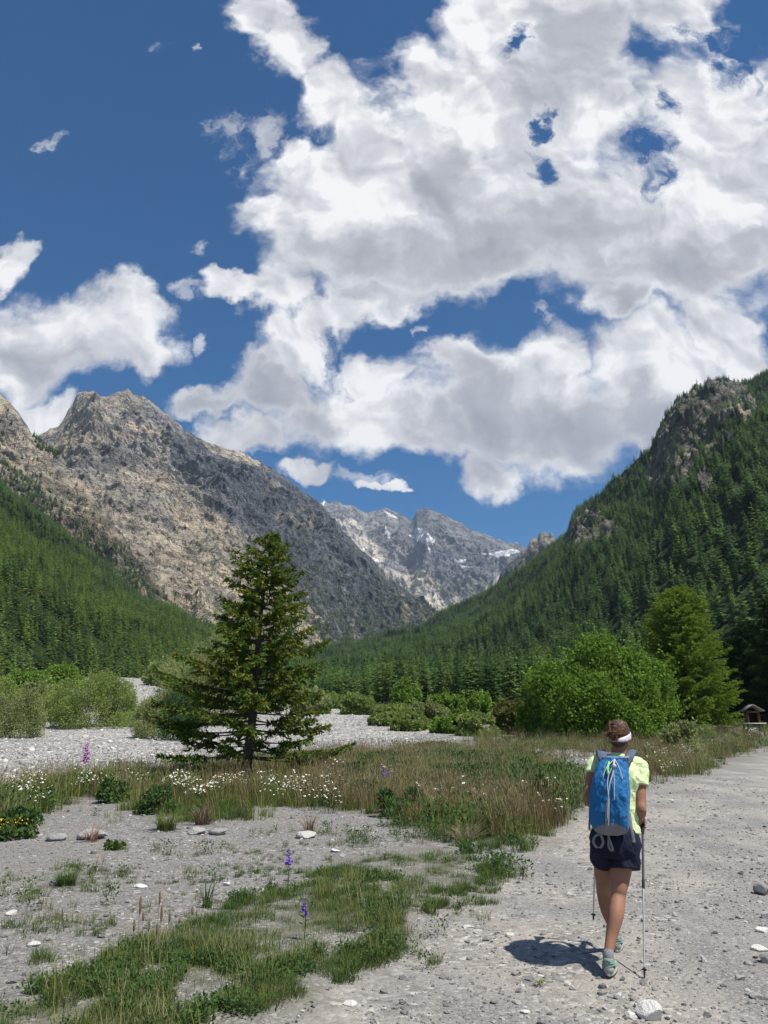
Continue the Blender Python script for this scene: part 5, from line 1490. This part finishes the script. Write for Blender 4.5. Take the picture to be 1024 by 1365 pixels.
# head: skull, jaw, face turned a little to the right
hx = math.radians(14); hf = (FW * math.cos(hx) + RT * math.sin(hx)).normalized(); hr = (RT * math.cos(hx) - FW * math.sin(hx)).normalized()
HR_ = [[hr.x, hf.x, 0], [hr.y, hf.y, 0], [0, 0, 1]]
def hp(r_, f_, u_): return head + hr * r_ + hf * f_ + UP * u_
body.ball(hp(0, -.012, .022), (.074, .093, .092), 24, 16, HR_)
body.ball(hp(0, .030, -.030), (.060, .066, .080), 20, 14, HR_)
chain(body, [hp(0, .012, -.075), hp(0, .070, -.088)], [(.048, .03), (.024, .018)], 14, 3)     # jaw, chin
chain(body, [hp(0, .092, .018), hp(0, .108, -.018), hp(0, .098, -.026)], [.008, .012, .010], 10, 3)   # nose
chain(body, [hp(-.016, .088, -.052), hp(0, .093, -.052), hp(.016, .088, -.052)], [.005, .008, .005], 8, 3, tuple(UP))   # lips
for s_ in (-1, 1):
    body.ball(hp(s_ * .077, .002, -.012), (.010, .020, .031), 12, 8, HR_)        # ears
    body.ball(hp(s_ * .030, .082, .012), (.015, .010, .009), 10, 8, HR_)
skin_o = remeshed('body', body, SKIN, hiker, .0045, 3)
for s_ in (-1, 1):
    e_ = MB(); e_.ball(hp(s_ * .030, .091, .012), (.010, .006, .006), 10, 8, HR_); e_.build('eye', simple_mat('dark_eye', (.03, .02, .015), .3, .1), hiker, True)

# t-shirt ---------------------------------------------------------------
sh = MB()
chain(sh, [Pt(821, 1109, 6.10), Pt(821, 1090, 6.11), Pt(822, 1062, 6.12), Pt(823, 1036, 6.12), Pt(823.5, 1021, 6.12), Pt(824, 1011, 6.12)], [(.178, .130), (.160, .122), (.155, .122), (.170, .120), (.155, .095), (.085, .068)], 28, 6, None, False)
def sleeve(s, e, t, fl):
    chain(sh, [s + (s - e).normalized() * -.0 + (Pt(824, 1016, 6.12) - s) * .35, s, s.lerp(e, t * .6), s.lerp(e, t)], [(.06, .06), .062, .064, fl], 20, 5, None, False)
sleeve(shR, elR, .46, .069); sleeve(shL, elL, .30, .066)
chain(sh, [Pt(824, 1012, 6.11), Pt(824.5, 1006, 6.12)], [(.066, .062), (.058, .056)], 20, 4, None, False)
def wrinkle(v):
    n1 = fbm(v[:, 0] * 14 + v[:, 2] * 5, v[:, 2] * 9 + v[:, 1] * 4, 3, 900)
    n2 = fbm((v[:, 0] + v[:, 1]) * 26, v[:, 2] * 13, 2, 901)
    c_ = np.array([pel.x, pel.y]); d = v[:, :2] - c_; d /= np.maximum(np.linalg.norm(d, axis=1, keepdims=True), .05)
    v = v.copy(); v[:, :2] += d * ((n1 - .5) * .026 + (n2 - .5) * .012)[:, None]; return v
remeshed('t_shirt', sh, SHIRT, hiker, .0055, 3, wrinkle)
# shorts ------------------------------------------------------------------
so_ = MB()
chain(so_, [Pt(820, 1103, 6.10), Pt(820, 1113, 6.09), Pt(820, 1124, 6.08), Pt(820, 1137, 6.09)], [(.158, .138), (.168, .158), (.175, .160), (.170, .140)], 26, 5, None, False)
def sleg(h, k, t, r0, r1, dx=0):
    e = h.lerp(k, t) + RT * dx
    chain(so_, [h + UP * .01, h.lerp(e, .5), e], [r0, (r0[0] + .002, r0[1]) if hasattr(r0, '__len__') else r0, r1], 22, 5, None, False)
sleg(hipR, kneeR, .50, (.100, .135), (.100, .118), .030); sleg(hipL, kneeL, .40, (.092, .130), (.090, .112), -.010)
remeshed('shorts', so_, SHORTS, hiker, .0055, 3, wrinkle)

# hair, bun, headband ---------------------------------------------------
ha = MB()
ha.ball(hp(0, -.022, .030), (.081, .095, .093), 26, 18, HR_)
ha.ball(hp(0, -.050, -.020), (.066, .062, .062), 20, 14, HR_)
bun = hp(-.022, -.112, .000)
ha.ball(bun, (.040, .034, .036), 16, 12, HR_)
remeshed('hair', ha, HAIRM, hiker, .005, 2, lambda v: v + ((fbm(v[:, 0] * 60 + v[:, 1] * 60, v[:, 2] * 90, 3, 910) - .5) * .012)[:, None] * unit(v - np.array(head)))
hs_ = MB(); g = random.Random(4)
for k in range(150):      # loose strands and combed-back locks
    a_ = g.uniform(-2.6, 2.6); z_ = g.uniform(-.02, .085)
    st_ = hp(math.sin(a_) * .082 * math.sqrt(max(0, 1 - (z_ / .125) ** 2)), math.cos(a_) * .092 * math.sqrt(max(0, 1 - (z_ / .125) ** 2)) - .022, z_ + .03)
    if (st_ - head).dot(hf) > .045: continue
    md = (st_ + bun) * .5 + (((st_ + bun) * .5) - hp(0, -.02, .01)).normalized() * .030
    en = bun + Vector((g.uniform(-.035, .035), g.uniform(-.03, .01), g.uniform(-.04, .035)))
    hs_.tube([st_, md, en], [.0012, .0032, .0015], 4, False)
for k in range(60):
    a_ = g.uniform(0, 6.28); d_ = hr * math.cos(a_) + UP * math.sin(a_)
    hs_.tube([bun - hf * .02 + d_ * .02, bun - hf * .045 + d_ * .036, bun - hf * .03 + d_ * g.uniform(.04, .062) + Vector((g.uniform(-.01, .01),) * 3)], [.002, .0026, .0008], 4, False)
hs_.build('hair_strands', simple_mat('light_brown_strands', (.14, .062, .030), .5, .4, 50), hiker)
hb_ = MB(); rings = []
for k in range(41):       # a band that rises from the nape over the ears to the forehead
    a_ = k / 40 * 2 * math.pi; up_ = -.030 + .055 * (math.cos(a_) * .5 + .5); wd = .010 + .013 * abs(math.sin(a_))
    ex, ey = .0845, .1000
    row = []
    for (dr, dz_) in ((0, -wd), (.0035, -wd * .6), (.0045, 0), (.0035, wd * .6), (0, wd), (-.006, wd * .8), (-.006, -wd * .8)):
        row.append([*hp(math.sin(a_) * (ex + dr), math.cos(a_) * (ey + dr) - .016, up_ + dz_)])
    rings.append(row)
hb_.grid(np.array(rings), True)
hb_.build('headband', BAND_M, hiker, True)

# shoes -------------------------------------------------------------------
def shoe(a, lift, yaw, toe_pitch):
    root = a
    f = (FW * math.cos(yaw) + RT * math.sin(yaw)).normalized(); r_ = f.cross(UP).normalized()
    pt = lambda x, y, z: root + r_ * x + f * (y * math.cos(toe_pitch) ) + UP * (z + y * math.sin(toe_pitch))
    zs = GZP + lift - root.z
    up_ = MB()
    chain(up_, [pt(0, -.045, zs + .045), pt(0, .0, zs + .045), pt(0, .07, zs + .045), pt(0, .14, zs + .038), pt(0, .19, zs + .030)], [(.034, .030), (.038, .034), (.043, .034), (.046, .028), (.034, .018)], 18, 5, tuple(r_))
    chain(up_, [pt(0, -.022, zs + .04), pt(0, -.018, zs + .085), pt(0, -.015, zs + .108)], [(.035, .042), (.036, .044), (.038, .048)], 18, 4, tuple(r_), False)
    o = remeshed('shoe', up_, SHOE, hiker, .005, 3)
    sl_ = MB()
    P = []
    for z_, s_ in ((.0, .94), (.012, 1.0), (.026, 1.0), (.032, .95)):
        row = []
        for k in range(28):
            t = k / 28 * 2 * math.pi; y_ = math.cos(t); wv = .040 + .010 * y_
            row.append([*pt(math.sin(t) * wv * s_, .075 + y_ * .140 * s_, zs + z_)])
        P.append(row)
    P = np.array(P); sl_.grid(P, True)
    for q, fl in ((0, 1), (3, -1)):
        cpt = P[q].mean(0); sl_.add(np.concatenate([P[q], [cpt]]), [[k, 28, (k + 1) % 28][::fl] for k in range(28)])
    sole = sl_.build('sole', SOLE, o, True)
    sd = MB(); P2 = P[:2].copy(); P2[:, :, 2] -= .006; sd.grid(P2 , True)
    cpt = P2[0].mean(0); sd.add(np.concatenate([P2[0], [cpt]]), [[k, 28, (k + 1) % 28] for k in range(28)]); sd.build('outsole', SOLED, o, True)
    lc = MB()
    for k, z_ in enumerate((.060, .076, .092)):
        row = [pt(math.sin(t) * (.0400 + .002 * (k == 0)), -.016 - math.cos(t) * (.047 - .001 * k) if math.cos(t) > 0 else -.016 - math.cos(t) * .05, zs + z_ + .012 * math.sin(t * 2 + k)) for t in np.linspace(-2.2, 2.2, 16)]
        lc.tube(row, .0045, 6)
    lc.build('trim', MINT, o, True)
    sk = MB(); chain(sk, [pt(0, -.012, zs + .09), pt(0, -.012, zs + .125), a + UP * (.022)], [.038, .038, .037], 16, 4, tuple(r_), False)
    sk.build('sock', SOCK, hiker, True)
shoe(ankR, .003, .10, 0.0); shoe(ankL, .004, .06, .06)

# ---------------------------------------------------------------- backpack
Yb = 5.93
bc = Pt(816, 1056, Yb)
pack = empty('backpack', (bc.x, bc.y, bc.z)); tag(pack, 'blue drawstring backpack with grey base and hanging cords on the walking woman', 'backpack')
pk = MB()
chain(pk, [Pt(814, 1108, Yb - .00), Pt(813.5, 1099, Yb - .02), Pt(813, 1080, Yb - .03), Pt(814, 1055, Yb - .03), Pt(816, 1034, Yb), Pt(818, 1022, Yb + .02), Pt(819, 1014, Yb + .04), Pt(819, 1008, Yb + .04)],
      [(.106, .055), (.132, .082), (.140, .094), (.137, .096), (.124, .088), (.104, .076), (.076, .052), (.090, .048)], 36, 8, None, False)
def packw(v):
    v = v.copy(); c_ = np.array([bc.x, bc.y]); d = v[:, :2] - c_; ang = np.arctan2(d[:, 0], d[:, 1]); r = np.maximum(np.linalg.norm(d, axis=1, keepdims=True), .03)
    top = sstep(bc.z + .10, bc.z + .26, v[:, 2]); dv = np.sin(ang * 15 + v[:, 2] * 6 + np.sin(ang * 4)) * .011 * top + (fbm(ang * 2.2, v[:, 2] * 8, 4, 950) - .5) * .026 + np.sin(v[:, 2] * 45 + np.sin(ang * 3) * 2) * .0022 * (1 - top)
    v[:, :2] += d / r * dv[:, None]; return v
pb = remeshed('pack_body', pk, BLUE, pack, .005, 2, packw)
# lower part of the sack is grey: second material by face height following an arc
pb.data.materials.append(GREYN)
vv = np.array([p.center[:] for p in pb.data.polygons]) + np.array(bc)
gx, gy = pix(vv[:, 0], vv[:, 1], vv[:, 2])
rel_ = ((vv[:, :2] - np.array([bc.x, bc.y])) @ np.array([RT.x, RT.y])) / .15
zz_ = vv[:, 2] - bc.z
thr = -.195 - .055 * rel_ ** 2 - .05 * np.clip(rel_, 0, 1)
pb.data.polygons.foreach_set('material_index', (zz_ < thr).astype(np.int32))
def rib(name, pts, w_, t_, mat, parent=pack, n=5):
    mb = MB(); chain(mb, pts, [(w_, t_)] * len(pts), 8, n, tuple(RT), False); return mb.build(name, mat, parent, True)
for s_ in (-1, 1):
    x0 = 822 + s_ * 19
    rib('shoulder_strap', [Pt(820 + s_ * 13, 1018, 5.96), Pt(821 + s_ * 18, 1009, 5.975), Pt(822 + s_ * 20, 1002, 6.05), Pt(822 + s_ * 21, 1001, 6.13), Pt(822 + s_ * 22, 1012, 6.22), Pt(822 + s_ * 26, 1040, 6.265), Pt(822 + s_ * 30, 1070, 6.20), Pt(820 + s_ * 29, 1090, 6.08)], .034, .007, STRAPM)
# drawstring, cords, pulls
def cord(pts, r=.0035, mat=CORD, name='cord'):
    mb = MB(); chain(mb, pts, [r] * len(pts), 6, 5, tuple(RT), True); return mb.build(name, mat, pack, True)
yb = Yb - .145
ring_ = []
for k in range(25):
    t = k / 24 * 2 * math.pi; c0 = Pt(820, 1009, Yb + .04); ring_.append(c0 + RT * math.cos(t) * .098 + FW * math.sin(t) * .068)
mb = MB(); mb.tube(ring_, .004, 6, False); mb.build('drawstring', CORD, pack, True)
cord([Pt(819, 1012, Yb - .05), Pt(817, 1020, yb + .04), Pt(811, 1035, yb + .02), Pt(810, 1050, yb), Pt(812, 1070, yb), Pt(811, 1100, yb + .02)])
cord([Pt(820, 1012, Yb - .05), Pt(818, 1024, yb + .04), Pt(816, 1034, yb + .02), Pt(813, 1045, yb), Pt(811, 1060, yb), Pt(810, 1090, yb)], .004)
cord([Pt(820, 1014, Yb - .05), Pt(818, 1026, yb + .03), Pt(819, 1042, yb + .01), Pt(819, 1066, yb)], .0035)
cord([Pt(820, 1013, Yb - .05), Pt(826, 1025, yb + .05), Pt(830, 1038, yb + .03)], .003)
cord([Pt(818, 1013, Yb - .05), Pt(808, 1024, yb + .05), Pt(804, 1036, yb + .03)], .003)
kb = MB(); kb.ball(Pt(819, 1021, yb + .03), (.016, .012, .014), 10, 8); kb.build('cord_lock', CORD, pack, True)
cord([Pt(812, 1016, Yb - .065), Pt(810, 1024, Yb - .085), Pt(811, 1031, Yb - .095)], .008, LIME, 'lime_pull')
rib('webbing_strap', [Pt(809, 1070, yb + .002), Pt(808, 1090, yb + .01), Pt(808, 1104, yb + .05)], .007, .003, GREYN)
# straps hanging below the pack
yl = 5.915
lp = [Pt(797, 1106, 5.93), Pt(801, 1113, yl - .01), Pt(804, 1122, yl - .02), Pt(801, 1129, yl - .02), Pt(795, 1129, yl - .02), Pt(791, 1122, yl - .02), Pt(793, 1115, yl - .01), Pt(798, 1112, yl - .01)]
rib('hanging_loop', lp, .009, .0025, GREYN)
rib('hanging_strap', [Pt(812, 1106, 5.93), Pt(811, 1114, yl - .02), Pt(815, 1126, yl - .03), Pt(817, 1134, yl - .03), Pt(812, 1130, yl - .02), Pt(811, 1118, yl - .01)], .008, .0025, GREYN)
rib('side_strap', [Pt(839, 1084, 5.99), Pt(841, 1100, 5.955), Pt(843, 1112, 5.945), Pt(845, 1123, 5.94)], .012, .0028, GREYN)
rib('side_strap', [Pt(788, 1084, 5.96), Pt(786, 1096, 5.96), Pt(786, 1107, 5.97)], .008, .0028, GREYN)

# ---------------------------------------------------------------- trekking poles
def pole(g_, tip, label, dark):
    r = empty('trekking_pole', (tip.x, tip.y, tip.z)); d = (g_ - tip); L_ = d.length; d.normalize()
    p = lambda f: tip + d * L_ * f
    mb = MB(); mb.tube([p(.055), p(.56)], [.0055, .0072], 10); mb.build('shaft', ALU, r, True)
    mb = MB(); mb.tube([p(.555), p(.93)], [.0088, .0088], 10); mb.build('upper_shaft', POLED if dark else ALU, r, True)
    mb = MB(); mb.tube([p(.545), p(.56), p(.60), p(.61)], [.008, .0115, .0115, .0088], 10); mb.build('clamp', BLACK, r, True)
    mb = MB(); mb.tube([p(0), p(.012), p(.06), p(.065)], [.003, .006, .0085, .007], 10); mb.tube([p(.048), p(.052), p(.056)], [.010, .020, .010], 14); mb.build('tip', BLACK, r, True)
    mb = MB(); mb.tube([p(.92), p(.94), p(1.0), p(1.05), p(1.07)], [.011, .015, .0155, .019, .012], 12); mb.build('grip', BLACK, r, True)
    mb = MB(); q = p(1.05); mb.tube([q, q - FW * .05 + UP * .005, q - FW * .075 - UP * .035, q - FW * .05 - UP * .075, q - UP * .07], [(.011, .0015)] * 5, 6, False); mb.build('wrist_strap', BLACK, r, True)
    return tag(r, label, 'trekking pole')
pole(gR, tipR, 'trekking pole in the right hand of the woman, its tip on the track', True)
pole(gL, tipL, 'trekking pole in the left hand of the woman, its tip lifted ahead', False)
